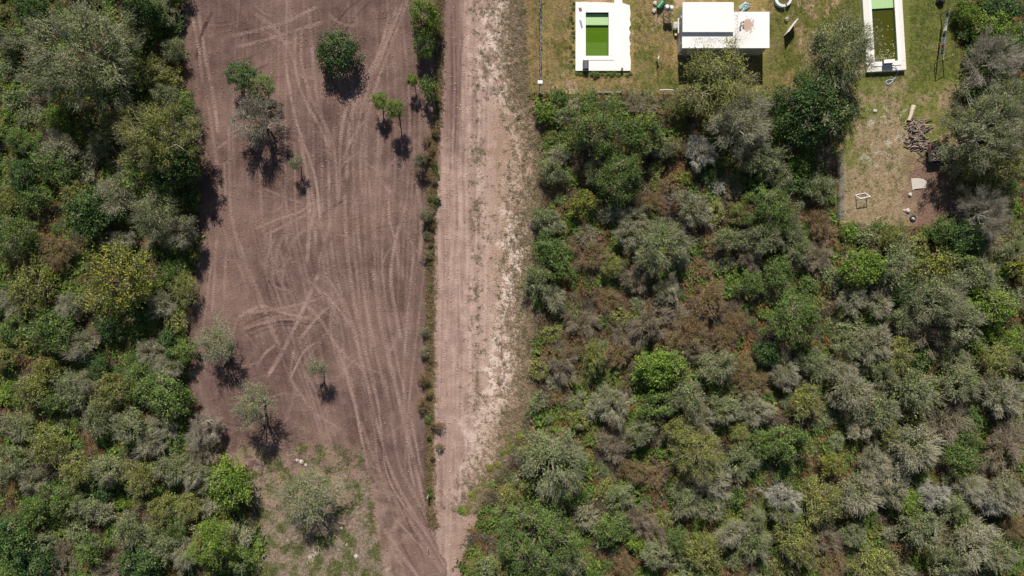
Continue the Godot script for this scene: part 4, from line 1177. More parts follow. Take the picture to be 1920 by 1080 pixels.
func crumple(w: float, d: float, h: float, col: Color, sd: int) -> MB:
	var mb := MB.new()
	var nz := noise(1.0 / maxf(w, d) * 1.6, sd, 3)
	var n := 12
	var pt := func(a: int, b: int) -> Vector3:
		var u := float(a) / n - 0.5
		var v := float(b) / n - 0.5
		var x := u * w * (1.0 + 0.5 * nz.get_noise_2d(v * d * 3.0, 9.0))
		var z := v * d * (1.0 + 0.3 * nz.get_noise_2d(u * w * 3.0, 40.0))
		var edge := 1.0 - pow(maxf(absf(u), absf(v)) * 2.0, 4.0)
		return Vector3(x + 0.2 * w * nz.get_noise_2d(z * 2.0, 70.0), (0.5 + absf(nz.get_noise_2d(x * 2.5 + 5.0, z * 2.5)) * 2.0) * h * edge, z)
	for a in n:
		for b in n:
			mb.quad(pt.call(a, b), pt.call(a + 1, b), pt.call(a + 1, b + 1), pt.call(a, b + 1), col)
	return mb

func build_pool_b() -> void:
	var t := thing("long_pool", POOL_B, "long pool of dark olive water with floating leaves", "swimming pool", "", POOL_B_TURN)
	var top := 0.5
	var x0 := -1.42
	var x1 := 1.42
	var z0 := -9.7
	var z1 := -1.13
	bx("deck_slab", Vector3(-2.4, -0.25, z1), Vector3(2.4, top, 0), M.deck, t, 0.02)
	bx("deck_slab", Vector3(-2.4, -0.25, -11.0), Vector3(2.4, top, z0), M.deck, t, 0.02)
	bx("deck_slab", Vector3(-2.4, -0.25, z0 + 0.003), Vector3(x0, top, z1 - 0.003), M.deck, t, 0.02)
	bx("deck_slab", Vector3(x1, -0.25, z0 + 0.003), Vector3(2.4, top, z1 - 0.003), M.deck, t, 0.02)
	bx("coping", Vector3(x0 - 0.38, top - 0.05, z1 - 0.02), Vector3(x1 + 0.38, top + 0.07, z1 + 0.52), M.white, t, 0.015)
	bx("coping", Vector3(x0 - 0.38, top - 0.05, z0 - 0.4), Vector3(x1 + 0.38, top + 0.07, z0 + 0.02), M.white, t, 0.015)
	bx("coping", Vector3(x0 - 0.38, top - 0.05, z0 + 0.023), Vector3(x0 + 0.02, top + 0.07, z1 - 0.023), M.white, t, 0.015)
	bx("coping", Vector3(x1 - 0.02, top - 0.05, z0 + 0.023), Vector3(x1 + 0.38, top + 0.07, z1 - 0.023), M.white, t, 0.015)
	basin(t, x0, x1, z0, z1, top - 0.02, -1.3, M.paint)
	bx("ledge", Vector3(x0 + 0.001, -1.3, z0 + 0.001), Vector3(x1 - 0.001, 0.24, z0 + 2.0), M.paint, t, 0.02)
	bx("step", Vector3(x0 + 0.002, -1.3, z0 + 2.005), Vector3(x1 - 0.002, 0.02, z0 + 2.3), M.paint, t, 0.02)
	bx("step", Vector3(x0 + 0.003, -1.3, z0 + 2.305), Vector3(x1 - 0.003, -0.2, z0 + 2.6), M.paint, t, 0.02)
	var wl := 0.06
	var wt := MB.new()
	wt.quad(Vector3(x0, wl, z0 + 2.004), Vector3(x1, wl, z0 + 2.004), Vector3(x1, wl, z1), Vector3(x0, wl, z1))
	part("water", wt.mesh(M.water2), t)
	rng.seed = 15
	var fl := MB.new()
	for k in 190:
		var u := rng.randf()
		var z := z1 - 0.05 - (absf(rng.randfn()) * 0.8 if u < 0.72 else rng.randf() * 5.5)
		if z < z0 + 2.2: continue
		var x := rng.randf_range(x0 + 0.06, x1 - 0.06)
		var an := rng.randf() * TAU
		var tn := rng.randf_range(0.6, 1.15)
		fl.leaf(Vector3(x, wl + 0.008 + rng.randf() * 0.01, z), Vector3(cos(an), 0, sin(an)), Vector3.UP, rng.randf_range(0.08, 0.24), rng.randf_range(0.05, 0.11), Color(0.5 * tn, 0.46 * tn, 0.3 * tn))
	var fo := part("floating_leaves", fl.mesh(M.leaf), self, POOL_B, POOL_B_TURN)
	tag(fo, "pale fallen leaves floating on the olive pool water", "fallen leaves", "", "stuff")
	# box over the filter, and its hose
	var q := P(1666, 116, 0.9)
	var bo := thing("filter_box", Vector3(q.x, top + 0.073, q.z), "white box raised at the end of the long pool", "filter box", "", POOL_B_TURN)
	bx("cabinet", Vector3(-0.6, 0, -0.18), Vector3(0.6, 0.5, 0.18), M.slate, bo, 0.01)
	bx("lid", Vector3(-0.66, 0.503, -0.22), Vector3(0.66, 0.56, 0.22), M.white, bo, 0.015)
	var hp := []
	for e in [[1674, 121.5, 0.72], [1678, 123, 0.7], [1681, 128, 0.62], [1683, 133, 0.56], [1682.5, 137, 0.2], [1680, 143, 0.06], [1676, 149, 0.06], [1671, 155, 0.06], [1665, 158.5, 0.06], [1661.5, 156, 0.06], [1662, 152, 0.06], [1666, 150, 0.06], [1672, 149.5, 0.1], [1677, 148, 0.12]]:
		hp.append(P(e[0], e[1], e[2]))
	var cv := Curve3D.new()
	for k in hp.size():
		var a: Vector3 = hp[maxi(k - 1, 0)]
		var b: Vector3 = hp[mini(k + 1, hp.size() - 1)]
		cv.add_point(hp[k], -(b - a) / 6.0, (b - a) / 6.0)
	cv.bake_interval = 0.08
	var hs := MB.new()
	var pts := cv.get_baked_points()
	for k in pts.size() - 1: hs.tube(pts[k], pts[k + 1], 0.045, 0.045, Color(0.36, 0.5, 0.68) if k % 2 else Color(0.42, 0.56, 0.72), 7)
	one("pool_hose", hs.mesh(M.plastic), Vector3.ZERO, "pale blue hose looped on the grass by the long pool", "hose")

func post_mesh(h: float, r: float, col: Color, cap: Color) -> MB:
	var mb := MB.new()
	mb.tube(Vector3(0, -0.3, 0), Vector3(0, h - 0.02, 0), r, r * 0.95, col, 8)
	mb.tube(Vector3(0, h - 0.02, 0), Vector3(0, h, 0), r * 0.95, r * 0.7, cap, 8)
	mb.disc(Vector3(0, h, 0), Vector3.UP, r * 0.7, cap, 8)
	return mb

func build_fences() -> void:
	rng.seed = 61
	# along the track: cloth-covered wire between thin posts
	var a := P(1012.5, -60, 0.6); a.y = 0
	var f := thing("track_fence", Vector3(P(1012.5, 60, 0.6).x, 0, P(1012.5, 60, 0.6).z), "thin grey shade-cloth fence between dirt track and lawn", "fence")
	var ys := [-60.0, -20.0, 18.0, 56.0, 95.0, 130.0, 176.0]
	for k in ys.size():
		var p := P(1012.5 + rng.randf_range(-0.8, 0.8), ys[k], 0.7); p.y = 0
		part("post", post_mesh(1.45, 0.045, Color(0.3, 0.29, 0.27), Color(0.75, 0.75, 0.73)).mesh(M.plastic), f, p - f.position)
		if k == ys.size() - 1: continue
		var e := P(1012.5, ys[k + 1], 0.7); e.y = 0
		var sh := MB.new()
		var col := Color(0.15, 0.19, 0.27) if k == 2 else Color(0.2, 0.21, 0.22)
		var n := 24
		for q in n:
			for side in 2:
				var f0 := float(q) / n
				var f1 := float(q + 1) / n
				var w0 := sin(f0 * 19.0 + k) * 0.05 + (0.03 if side else -0.03)
				var w1 := sin(f1 * 19.0 + k) * 0.05 + (0.03 if side else -0.03)
				var t0 := 1.38 - 0.09 * sin(f0 * PI) + 0.03 * sin(f0 * 31.0)
				var t1 := 1.38 - 0.09 * sin(f1 * PI) + 0.03 * sin(f1 * 31.0)
				var b0 := p.lerp(e, f0)
				var b1 := p.lerp(e, f1)
				var tn := rng.randf_range(0.85, 1.15)
				sh.quad(b0 + Vector3(w0, 0.12, 0), b0 + Vector3(w0 * 0.6, t0, 0), b1 + Vector3(w1 * 0.6, t1, 0), b1 + Vector3(w1, 0.12, 0), Color(col.r * tn, col.g * tn, col.b * tn))
				if side == 0:
					sh.quad(b0 + Vector3(w0 * 0.6, t0, 0), b0 + Vector3(w0 * 0.6 + 0.06, t0, 0), b1 + Vector3(w1 * 0.6 + 0.06, t1, 0), b1 + Vector3(w1 * 0.6, t1, 0), Color(col.r * tn * 1.3, col.g * tn * 1.3, col.b * tn * 1.3))
		var pn := part("cloth_panel", sh.mesh(M.cloth), f, -f.position)
		if k == 2: pn.set_meta("label", "blue stretch of shade cloth")
	var mp := P(1012.5, 155, 1.2); mp.y = 0
	var mbx := thing("meter_box", Vector3(mp.x + 0.02, 0, mp.z), "pale grey meter box on a post at the fence", "meter box")
	bx("post", Vector3(-0.06, -0.3, -0.06), Vector3(0.06, 1.1, 0.06), M.stone, mbx)
	bx("cabinet", Vector3(-0.3, 1.103, -0.2), Vector3(0.28, 1.5, 0.2), M.white_metal, mbx, 0.015)
	# along the garden's low end: posts, wires and a low kerb
	var g0 := P(1013, 171, 0.5); g0.y = 0
	var g := thing("garden_fence", Vector3(P(1240, 171).x, 0, P(1240, 171).z), "low wire fence with pale posts at the end of the lawn", "fence")
	var xs := [1014.0, 1066.0, 1116.0, 1167.0, 1207.0, 1246.0, 1296.0, 1350.0, 1404.0, 1458.0, 1510.0, 1562.0]
	for k in xs.size():
		var p := P(xs[k], 170.5, 0.8); p.y = 0
		part("post", post_mesh(1.25, 0.05, Color(0.33, 0.31, 0.28), Color(0.66, 0.66, 0.66)).mesh(M.plastic), g, p - g.position)
		if k == xs.size() - 1: continue
		var e := P(xs[k + 1], 170.5, 0.8); e.y = 0
		for w in 4:
			var wr := MB.new()
			wr.tube(p + Vector3(0, 0.25 + w * 0.3, 0), e + Vector3(0, 0.25 + w * 0.3, 0), 0.006, 0.006, Color(0.25, 0.25, 0.25), 4)
			part("wire", wr.mesh(M.plastic), g, -g.position)
		if xs[k] == 1116.0:
			bx("kerb", p - g.position + Vector3(0.06, -0.1, -0.09), e - g.position + Vector3(-0.06, 0.22, 0.09), M.old_wood, g, 0.02)
	var rl := MB.new()
	rl.tube(P(1237, 168.5, 1.3) - g.position, P(1262, 168.5, 1.3) - g.position, 0.05, 0.05, Color(0.75, 0.76, 0.78), 8)
	part("top_rail", rl.mesh(M.plastic), g)
	# wire mesh along the yard
	var y := thing("mesh_fence", Vector3(P(1571, 350).x, 0, P(1571, 350).z), "tall grey wire mesh fence along the yard's edge", "fence")
	var c0 := P(1569, 286); var c1 := P(1570, 413)
	for k in 4:
		var p := c0.lerp(c1, k / 3.0)
		part("post", post_mesh(1.9, 0.05, Color(0.3, 0.29, 0.28), Color(0.4, 0.4, 0.4)).mesh(M.plastic), y, p - y.position)
		if k == 3: continue
		var e := c0.lerp(c1, (k + 1) / 3.0)
		var ms := MB.new()
		for w in 37: ms.tube(p + Vector3(0, 0.05 + w * 0.05, 0), e + Vector3(0, 0.05 + w * 0.05, 0), 0.005, 0.005, Color(0.42, 0.43, 0.44), 3)
		for w in 34: ms.tube(p.lerp(e, (w + 0.5) / 34.0) + Vector3(0, 0.02, 0), p.lerp(e, (w + 0.5) / 34.0) + Vector3(0, 1.86, 0), 0.005, 0.005, Color(0.42, 0.43, 0.44), 3)
		var mo := part("wire_mesh", ms.mesh(M.plastic), y, -y.position)
		mo.set_meta("kind", "stuff")
	# posts left standing in the hedge line and at its end
	for q in [[804, 926, 1.25, "weathered timber post at the end of the hedge line"], [803, 1027, 0.75, "thin stake standing alone in the tyre-marked soil"], [804, 992, 0.12, "short stub of a post sunk in the soil"]]:
		var p := at_px(q[0], q[1])
		var ps := MB.new()
		ps.path([Vector3(0, -0.3, 0), Vector3(0.02, q[2] * 0.6, 0), Vector3(0.0, q[2], 0.01)], 0.09 if q[2] > 1.0 else 0.05, 0.08 if q[2] > 1.0 else 0.045, Color(0.3, 0.26, 0.22), 7)
		ps.disc(Vector3(0, q[2], 0.01), Vector3.UP, 0.08 if q[2] > 1.0 else 0.045, Color(0.55, 0.52, 0.47), 7)
		one("fence_post", ps.mesh(M.log), p, q[3], "post")

func build_garden_things() -> void:
	rng.seed = 71
	var white := Color(0.74, 0.74, 0.73)
	# white-topped tap post
	var tp := thing("tap_post", P(1231.5, 114), "short white-topped tap post alone on the lawn", "tap post")
	part("post", post_mesh(0.9, 0.09, white, white).mesh(M.plastic), tp)
	var tap := MB.new()
	tap.tube(Vector3(0, 0.8, 0), Vector3(0.14, 0.86, -0.3), 0.07, 0.09, Color(0.7, 0.74, 0.78), 8)
	tap.tube(Vector3(0.12, 0.82, -0.22), Vector3(0.12, 0.7, -0.24), 0.035, 0.03, Color(0.7, 0.74, 0.78), 8)
	part("tap", tap.mesh(M.plastic), tp)
	# drums on a lattice stand
	var sp := P(1249, 24); 
	var st := thing("drum_stand", sp, "metal lattice stand on the lawn left of the house", "stand")
	st.set_meta("label", "metal lattice stand carrying two white drums on the lawn")
	for sx in [-0.45, 0.45]:
		for sz in [-0.3, 0.3]:
			var lg := MB.new()
			lg.tube(Vector3(sx, -0.05, sz), Vector3(sx * 0.8, 1.35, sz * 0.8), 0.03, 0.03, Color(0.14, 0.14, 0.14), 5)
			part("leg", lg.mesh(M.plastic), st)
	for k in 3:
		for sz in [-1.0, 1.0]:
			var br := MB.new()
			br.tube(Vector3(-0.42, 0.1 + k * 0.4, 0.27 * sz), Vector3(0.42, 0.5 + k * 0.4, 0.27 * sz), 0.02, 0.02, Color(0.14, 0.14, 0.14), 4)
			part("brace", br.mesh(M.plastic), st)
	bx("top_plate", Vector3(-0.5, 1.353, -0.32), Vector3(0.5, 1.39, 0.32), M.grey_metal, st)
	for k in 2:
		var d := MB.new()
		var prof := [[0.0, 0.24], [0.04, 0.27], [0.2, 0.27], [0.22, 0.29], [0.25, 0.27], [0.4, 0.26], [0.45, 0.2]]
		for q in prof.size() - 1: d.tube(Vector3(0, prof[q][0], 0), Vector3(0, prof[q + 1][0], 0), prof[q][1], prof[q + 1][1], white, 14)
		d.disc(Vector3(0, 0.45, 0), Vector3.UP, 0.2, white, 14)
		one("white_drum", d.mesh(M.plastic), sp + Vector3(-0.27 + k * 0.55, 1.393, -0.03 + k * 0.08), ["squat white drum on the lattice stand, away from the house", "squat white drum on the lattice stand, nearer the house"][k], "drum", "white drums")
	# green barrow tub
	var gp := P(1238.5, 10, 0.3); gp.y = 0
	var gb := thing("green_barrel", gp, "green plastic barrel tipped over with a mint lid", "barrel", "", 0.9)
	var gm := MB.new()
	var pr := [[-0.5, 0.28], [-0.3, 0.33], [0.0, 0.35], [0.3, 0.33], [0.5, 0.28]]
	for q in pr.size() - 1: gm.tube(Vector3(pr[q][0], 0.34, 0), Vector3(pr[q + 1][0], 0.34, 0), pr[q][1], pr[q + 1][1], Color(0.02, 0.2, 0.09), 14)
	gm.disc(Vector3(-0.5, 0.34, 0), Vector3.LEFT, 0.28, Color(0.015, 0.12, 0.06), 14)
	part("body", gm.mesh(M.plastic), gb)
	var gl := MB.new()
	gl.tube(Vector3(0.5, 0.34, 0), Vector3(0.56, 0.36, 0), 0.3, 0.3, Color(0.3, 0.6, 0.42), 14)
	gl.disc(Vector3(0.56, 0.36, 0), Vector3.RIGHT, 0.3, Color(0.3, 0.62, 0.45), 14)
	part("lid", gl.mesh(M.plastic), gb)
	for q in [[1228, 7], [1226.5, 21]]:
		one("pale_stone", rock(0.3, 0.22, int(q[1])).mesh(M.stone), P(q[0], q[1]), "pale loose stone on the lawn beside the green barrel", "stone", "stones beside the green barrel")
	# crate and bucket by the side wall
	var cr := thing("wire_crate", P(1266.5, 50.5), "white slatted crate beside the house's side wall", "crate")
	for k in 5:
		for e in [-0.34, 0.34]:
			bx("slat", Vector3(-0.36, 0.05 + k * 0.13, e - 0.015), Vector3(0.36, 0.13 + k * 0.13, e + 0.015), M.white_metal, cr, 0.004)
			bx("slat", Vector3(e - 0.015, 0.05 + k * 0.13, -0.322), Vector3(e + 0.015, 0.13 + k * 0.13, 0.322), M.white_metal, cr, 0.004)
	for k in 6: bx("top_slat", Vector3(-0.34 + k * 0.12, 0.7, -0.36), Vector3(-0.28 + k * 0.12, 0.725, 0.36), M.white_metal, cr, 0.004)
	var bk := MB.new()
	bk.tube(Vector3.ZERO, Vector3(0, 0.34, 0), 0.13, 0.18, Color(0.55, 0.46, 0.36), 12)
	bk.disc(Vector3(0, 0.3, 0), Vector3.UP, 0.165, Color(0.5, 0.36, 0.24), 12)
	one("bucket", bk.mesh(M.plastic), P(1266, 66), "beige bucket beside the house's side wall", "bucket")
	# tarpaulin behind the house
	one("tarpaulin", crumple(1.25, 0.85, 0.22, Color(0.4, 0.55, 0.56), 41).mesh(M.cloth), P(1395.5, 13, 0.1), "crumpled pale cyan tarpaulin on the grass behind the house", "tarpaulin", "", 0.6)
	# two curved white seats round a hollow
	for k in 2:
		var c := P(1469, -3, 0.5); c.y = 0
		var se := thing("curved_seat", c, ["longer curved white seat of the pair on the grass", "shorter curved white seat of the pair on the grass"][k], "seat")
		var a0 := 0.32 * PI + 0.28 if k == 0 else -0.15
		var a1 := 1.0 * PI if k == 0 else 0.32 * PI + 0.05
		var sm_ := MB.new()
		for q in 10:
			var u := lerpf(a0, a1, q / 10.0)
			var v := lerpf(a0, a1, (q + 1) / 10.0)
			var i0 := Vector3(cos(u) * 0.72, 0.55, sin(u) * 0.72); var o0 := Vector3(cos(u) * 1.02, 0.5, sin(u) * 1.02)
			var i1 := Vector3(cos(v) * 0.72, 0.55, sin(v) * 0.72); var o1 := Vector3(cos(v) * 1.02, 0.5, sin(v) * 1.02)
			sm_.quad(i0, o0, o1, i1, white)
			var dn := Vector3(0, -0.42, 0)
			sm_.quad(o0, o0 + dn, o1 + dn, o1, Color(0.35, 0.6, 0.66))
			sm_.quad(i1, i1 + dn, i0 + dn, i0, Color(0.06, 0.06, 0.07))
			if q == 0: sm_.quad(i0, i0 + dn, o0 + dn, o0, white)
			if q == 9: sm_.quad(o1, o1 + dn, i1 + dn, i1, white)
		part("seat", sm_.mesh(M.plastic), se)
		for q in 3:
			var u := lerpf(a0, a1, 0.15 + q * 0.35)
			var lg := MB.new()
			lg.tube(Vector3(cos(u) * 0.87, -0.05, sin(u) * 0.87), Vector3(cos(u) * 0.87, 0.14, sin(u) * 0.87), 0.05, 0.05, Color(0.1, 0.1, 0.1), 6)
			part("leg", lg.mesh(M.plastic), se)
	var ba := MB.new()
	for q in 8:
		var u := PI * q / 8.0
		var v := PI * (q + 1) / 8.0
		ba.tube(Vector3(0, 0.22 - cos(u) * 0.22, 0), Vector3(0, 0.22 - cos(v) * 0.22, 0), maxf(0.001, sin(u) * 0.22), maxf(0.001, sin(v) * 0.22), white if q > 3 else Color(0.2, 0.5, 0.6), 14)
	one("play_ball", ba.mesh(M.plastic), P(1473.5, 37.5), "white and turquoise ball on the grass by the upright board", "ball")
	# board on edge
	var b0 := P(1469.5, 68, 0.0); var b1 := P(1487.5, 43, 0.0)
	var mid := (b0 + b1) * 0.5
	var dr := (b1 - b0)
	var bd := thing("upright_board", mid, "thin pale board standing on edge in the grass", "board", "", atan2(-dr.z, dr.x))
	var hl := dr.length() * 0.5
	bx("panel", Vector3(-hl, 0.05, -0.03), Vector3(hl, 1.45, 0.03), M.white, bd, 0.008)
	for e in [-0.8, 0.8]: bx("foot", Vector3(e * hl - 0.04, -0.1, -0.2), Vector3(e * hl + 0.04, 0.048, 0.2), M.old_wood, bd)

func rock(r: float, h: float, sd: int) -> MB:
	var mb := MB.new()
	var nz := noise(1.2 / r, sd, 2)
	var pt := func(a: int, b: int) -> Vector3:
		var u := TAU * (a % 9) / 9.0
		var v := PI * b / 6.0
		var d := Vector3(cos(u) * sin(v), cos(v), sin(u) * sin(v))
		var k := 1.0 + 0.35 * nz.get_noise_3dv(d * r)
		return Vector3(d.x * r * k, d.y * h * k + h * 0.35, d.z * r * k)
	for a in 9:
		for b in 6:
			mb.quad(pt.call(a, b), pt.call(a, b + 1), pt.call(a + 1, b + 1), pt.call(a + 1, b))
	return mb

func log_mesh(l: float, r: float, bend: float, sd: int) -> ArrayMesh:
	var rg := RandomNumberGenerator.new()
	rg.seed = sd
	var mb := MB.new()
	var pts := []
	for k in 5:
		var u := k / 4.0
		pts.append(Vector3((u - 0.5) * l, sin(u * PI) * bend, rg.randf_range(-1, 1) * 0.06 * l))
	var t := rg.randf_range(0.5, 1.7)
	var bark := Color(0.25 * t, 0.195 * t, 0.16 * t)
	mb.path(pts, r, r * rg.randf_range(0.7, 0.95), bark, 8)
	var cut := Color(minf(0.6, 0.55 * t), minf(0.47, 0.42 * t), minf(0.34, 0.3 * t))
	mb.disc(pts[0], (pts[0] - pts[1]).normalized(), r, cut, 8)
	mb.disc(pts[4], (pts[4] - pts[3]).normalized(), r * 0.95, cut, 8)
	return mb.mesh(M.log)

func build_yard_things() -> void:
	rng.seed = 81
	# the heap of cut logs
	var kinds := []
	for k in 12: kinds.append(log_mesh(rng.randf_range(0.5, 1.15), rng.randf_range(0.04, 0.085), rng.randf_range(-0.06, 0.08), 600 + k))
	for k in 170:
		var u := rng.randf()
		var px := 1720.0 + rng.randfn() * 11.5
		var py := lerpf(226, 281, u) + rng.randfn() * 3.0
		px = clampf(px + (py - 250.0) * 0.18, 1699, 1750)
		var e := Vector2((px - 1723.0) / 26.0, (py - 252.0) / 34.0).length()
		var lift := maxf(0.07, (1.0 - e) * 0.75 * rng.randf_range(0.3, 1.0))
		var p := P(px, py, lift)
		p.y = lift
		var an := rng.randf_range(-0.9, 0.9) if rng.randf() < 0.7 else rng.randf() * TAU
		var o := one("firewood_log", kinds[k % 12], p, "cut branch log tossed on the heap of firewood", "log", "logs of the firewood heap", an)
		o.rotation.z = rng.randf_range(-0.22, 0.22)
	var pale := MB.new()
	pale.path([Vector3(-0.95, 0, 0), Vector3(-0.3, 0.02, 0.03), Vector3(0.3, 0.02, -0.02), Vector3(0.95, 0, 0)], 0.2, 0.29, Color(0.55, 0.46, 0.38), 10)
	pale.disc(Vector3(0.95, 0, 0), Vector3.RIGHT, 0.29, Color(0.62, 0.5, 0.38), 10)
	pale.disc(Vector3(-0.95, 0, 0), Vector3.LEFT, 0.2, Color(0.5, 0.36, 0.24), 10)
	one("thick_log", pale.mesh(M.log), P(1708.5, 212, 0.24), "thick pale barkless log lying at the end of the heap", "log", "", 1.25)
	for q in [[1738, 225, 1.6, 0.06, 0.35, "bent branch log sticking out of the heap beside the thick log"], [1742, 234, 1.4, 0.07, -0.1, "straight dark branch log sticking out under the sage tree"]]:
		one("branch_log", log_mesh(q[2], q[3], 0.08, 910 + int(q[0])), P(q[0], q[1], 0.25), q[5], "log", "", q[4])
	# trailer loaded with branches
	var tp := P(1751, 289, 0.0)
	var t := thing("farm_trailer", tp, "two-wheeled grey trailer with a red board beside the log heap", "trailer", "", 0.08)
	bx("bed", Vector3(-1.0, 0.55, -0.95), Vector3(1.1, 0.62, 0.95), M.old_wood, t)
	for e in [-0.95, 0.91]: bx("side_board", Vector3(-1.0, 0.623, e), Vector3(1.1, 1.05, e + 0.04), M.grey_metal, t, 0.006)
	var rb := bx("end_board", Vector3(-1.045, 0.56, -0.95), Vector3(-1.003, 1.05, 0.95), M.grey_metal, t, 0.006)
	var red := MB.new()
	red.box(Vector3(-0.06, 0, -0.4), Vector3(0.06, 0.03, 0.4), Color(0.36, 0.03, 0.05), 0.005)
	part("red_cap", red.mesh(M.plastic), rb, Vector3(0.0, 0.493, -0.45))
	bx("end_board", Vector3(1.103, 0.56, -0.95), Vector3(1.145, 1.05, 0.95), M.grey_metal, t, 0.006)
	for e in [-1.0, 1.0]:
		var wh := MB.new()
		for q in 14:
			var u := TAU * q / 14.0
			var v := TAU * (q + 1) / 14.0
			var s := 1.06 if e > 0 else -1.2
			wh.tube(Vector3(0.1 + cos(u) * 0.26, 0.33 + sin(u) * 0.26, s + 0.07), Vector3(0.1 + cos(v) * 0.26, 0.33 + sin(v) * 0.26, s + 0.07), 0.075, 0.075, Color(0.03, 0.03, 0.03), 6)
		var wo := part("wheel", wh.mesh(M.plastic), t)
		var rim := MB.new()
		rim.tube(Vector3(0.1, 0.33, (1.08 if e > 0 else -1.18)), Vector3(0.1, 0.33, (1.18 if e > 0 else -1.08)), 0.2, 0.2, Color(0.5, 0.5, 0.5), 12)
		rim.disc(Vector3(0.1, 0.33, 1.18 if e > 0 else -1.18), Vector3(0, 0, e), 0.2, Color(0.5, 0.5, 0.5), 12)
		part("rim", rim.mesh(M.plastic), wo)
	for e in [-1.0, 1.0]:
		var db := MB.new()
		db.tube(Vector3(-1.0, 0.58, 0.6 * e), Vector3(-2.1, 0.5, 0.02 * e), 0.035, 0.035, Color(0.1, 0.1, 0.11), 6)
		part("drawbar", db.mesh(M.plastic), t)
	for k in 12:
		var o := one("trailer_branch", kinds[(k * 3) % 8], tp + Vector3(rng.randf_range(-0.5, 0.6), 0.72 + k * 0.045, rng.randf_range(-0.6, 0.6)), "pale branch piece lying in the loaded trailer", "branch", "branches in the trailer", rng.randf_range(-0.9, 0.9))
		o.rotation.z = rng.randf_range(-0.1, 0.1)
	# tubular goal frame
	var c0 := P(1605, 374); var c1 := P(1624, 370.5)
	var g := thing("goal_frame", (c0 + c1) * 0.5, "small white tubular goal frame standing in the yard", "goal frame", "", atan2(-(c1 - c0).z, (c1 - c0).x))
	var hw := (c1 - c0).length() * 0.5
	for q in [["upright", Vector3(-hw, -0.05, 0), Vector3(-hw, 1.0, 0)], ["upright", Vector3(hw, -0.05, 0), Vector3(hw, 1.0, 0)], ["crossbar", Vector3(-hw, 1.0, 0), Vector3(hw, 1.0, 0)], ["side_bar", Vector3(-hw, 0.04, 0), Vector3(-hw, 0.04, -0.55)], ["side_bar", Vector3(hw, 0.04, 0), Vector3(hw, 0.04, -0.55)], ["back_bar", Vector3(-hw, 0.04, -0.55), Vector3(hw, 0.04, -0.55)], ["front_bar", Vector3(-hw, 0.04, 0.03), Vector3(hw, 0.04, 0.03)], ["stay", Vector3(-hw, 1.0, 0), Vector3(-hw, 0.04, -0.55)], ["stay", Vector3(hw, 1.0, 0), Vector3(hw, 0.04, -0.55)]]:
		var tb := MB.new()
		tb.tube(q[1], q[2], 0.045, 0.045, Color(0.78, 0.79, 0.76), 8)
		part(q[0], tb.mesh(M.plastic), g)
	# slab, stones, tyre, stakes, planks
	var sp := P(1722, 345)
	one("concrete_slab", extrude(PackedVector2Array([Vector2(-0.95, -0.65), Vector2(-0.2, -0.72), Vector2(0.5, -0.6), Vector2(0.98, -0.35), Vector2(0.9, 0.5), Vector2(0.2, 0.55), Vector2(-0.5, 0.62), Vector2(-0.75, 0.8), Vector2(-0.85, 0.2)]), -0.05, 0.09).mesh(M.stone), sp, "broken pale concrete slab lying on bare yard soil", "slab")
	for q in [[1706, 365, 0.26, "pale stone beside the broken concrete slab"], [1701, 395, 0.3, "pale stone between the slab and the old tyre"], [1695, 394, 0.14, "pebble beside the pale stone near the old tyre"], [1640, 208, 0.24, "pale stone on dry grass near the long pool"]]:
		one("pale_stone", rock(q[2], q[2] * 0.6, int(q[0])).mesh(M.stone), P(q[0], q[1]), q[3], "stone")
	for q in [[565, 866, 0.3], [573, 872, 0.22], [557, 863, 0.2], [650, 1021, 0.22], [668, 1042, 0.3], [640, 990, 0.24], [600, 979, 0.2]]:
		one("rubble_stone", rock(q[2], q[2] * 0.45, int(q[0] + q[1])).mesh(M.stone), at_px(q[0], q[1], -0.03), "pale rubble stone in the weedy corner of the field" if q[1] > 900 else "pale rubble stone beside the leafless feathery tree", "stone", "rubble stones in the corner" if q[1] > 900 else "rubble by the feathery tree")
	var ty := thing("old_tyre", P(1711, 409), "old black tyre lying around a pale stone", "tyre")
	var tm := MB.new()
	for q in 16:
		var u := TAU * q / 16.0
		var v := TAU * (q + 1) / 16.0
		tm.tube(Vector3(cos(u) * 0.3, 0.1, sin(u) * 0.3), Vector3(cos(v) * 0.3, 0.1, sin(v) * 0.3), 0.1, 0.1, Color(0.05, 0.045, 0.04), 8)
	part("casing", tm.mesh(M.plastic), ty)
	one("pale_stone", rock(0.17, 0.16, 5).mesh(M.stone), P(1711, 410) + Vector3(0, 0.03, 0), "pale stone set inside the old tyre", "stone")
	var wp := thing("white_stake", P(1641, 409), "white-tipped stake with a pole lying against it", "stake")
	part("post", post_mesh(0.5, 0.05, Color(0.5, 0.48, 0.44), Color(0.78, 0.78, 0.75)).mesh(M.plastic), wp)
	var pole := MB.new()
	pole.tube(Vector3(0.03, 0.42, 0), Vector3(0.95, 0.04, -0.26), 0.03, 0.03, Color(0.36, 0.32, 0.28), 6)
	part("pole", pole.mesh(M.plastic), wp)
	for q in [[1793, 315, 1.15, 0.35, "highest grey plank"], [1791, 321, 1.0, 0.3, "middle grey plank"], [1791, 327, 0.9, 0.0, "flat-lying grey plank"]]:
		var pk := MB.new()
		pk.box(Vector3(-q[2] * 0.5, 0, -0.07), Vector3(q[2] * 0.5, 0.04, 0.07), Color(0.45, 0.47, 0.48), 0.006)
		one("loose_plank", pk.mesh(M.plastic), P(q[0], q[1], 0.3), q[4] + " of three under the sage tree's edge", "plank", "", q[3])
	for q in [[1794, 400, 2.4, 0.08, 0.22, "long"], [1802, 405, 1.2, 0.05, 0.12, "short"]]:
		one("fallen_log", log_mesh(q[2], q[3], 0.03, 950 + int(q[2] * 10)), P(q[0], q[1], 0.15), "%s fallen log at the yard's low edge" % q[5], "log", "", q[4])
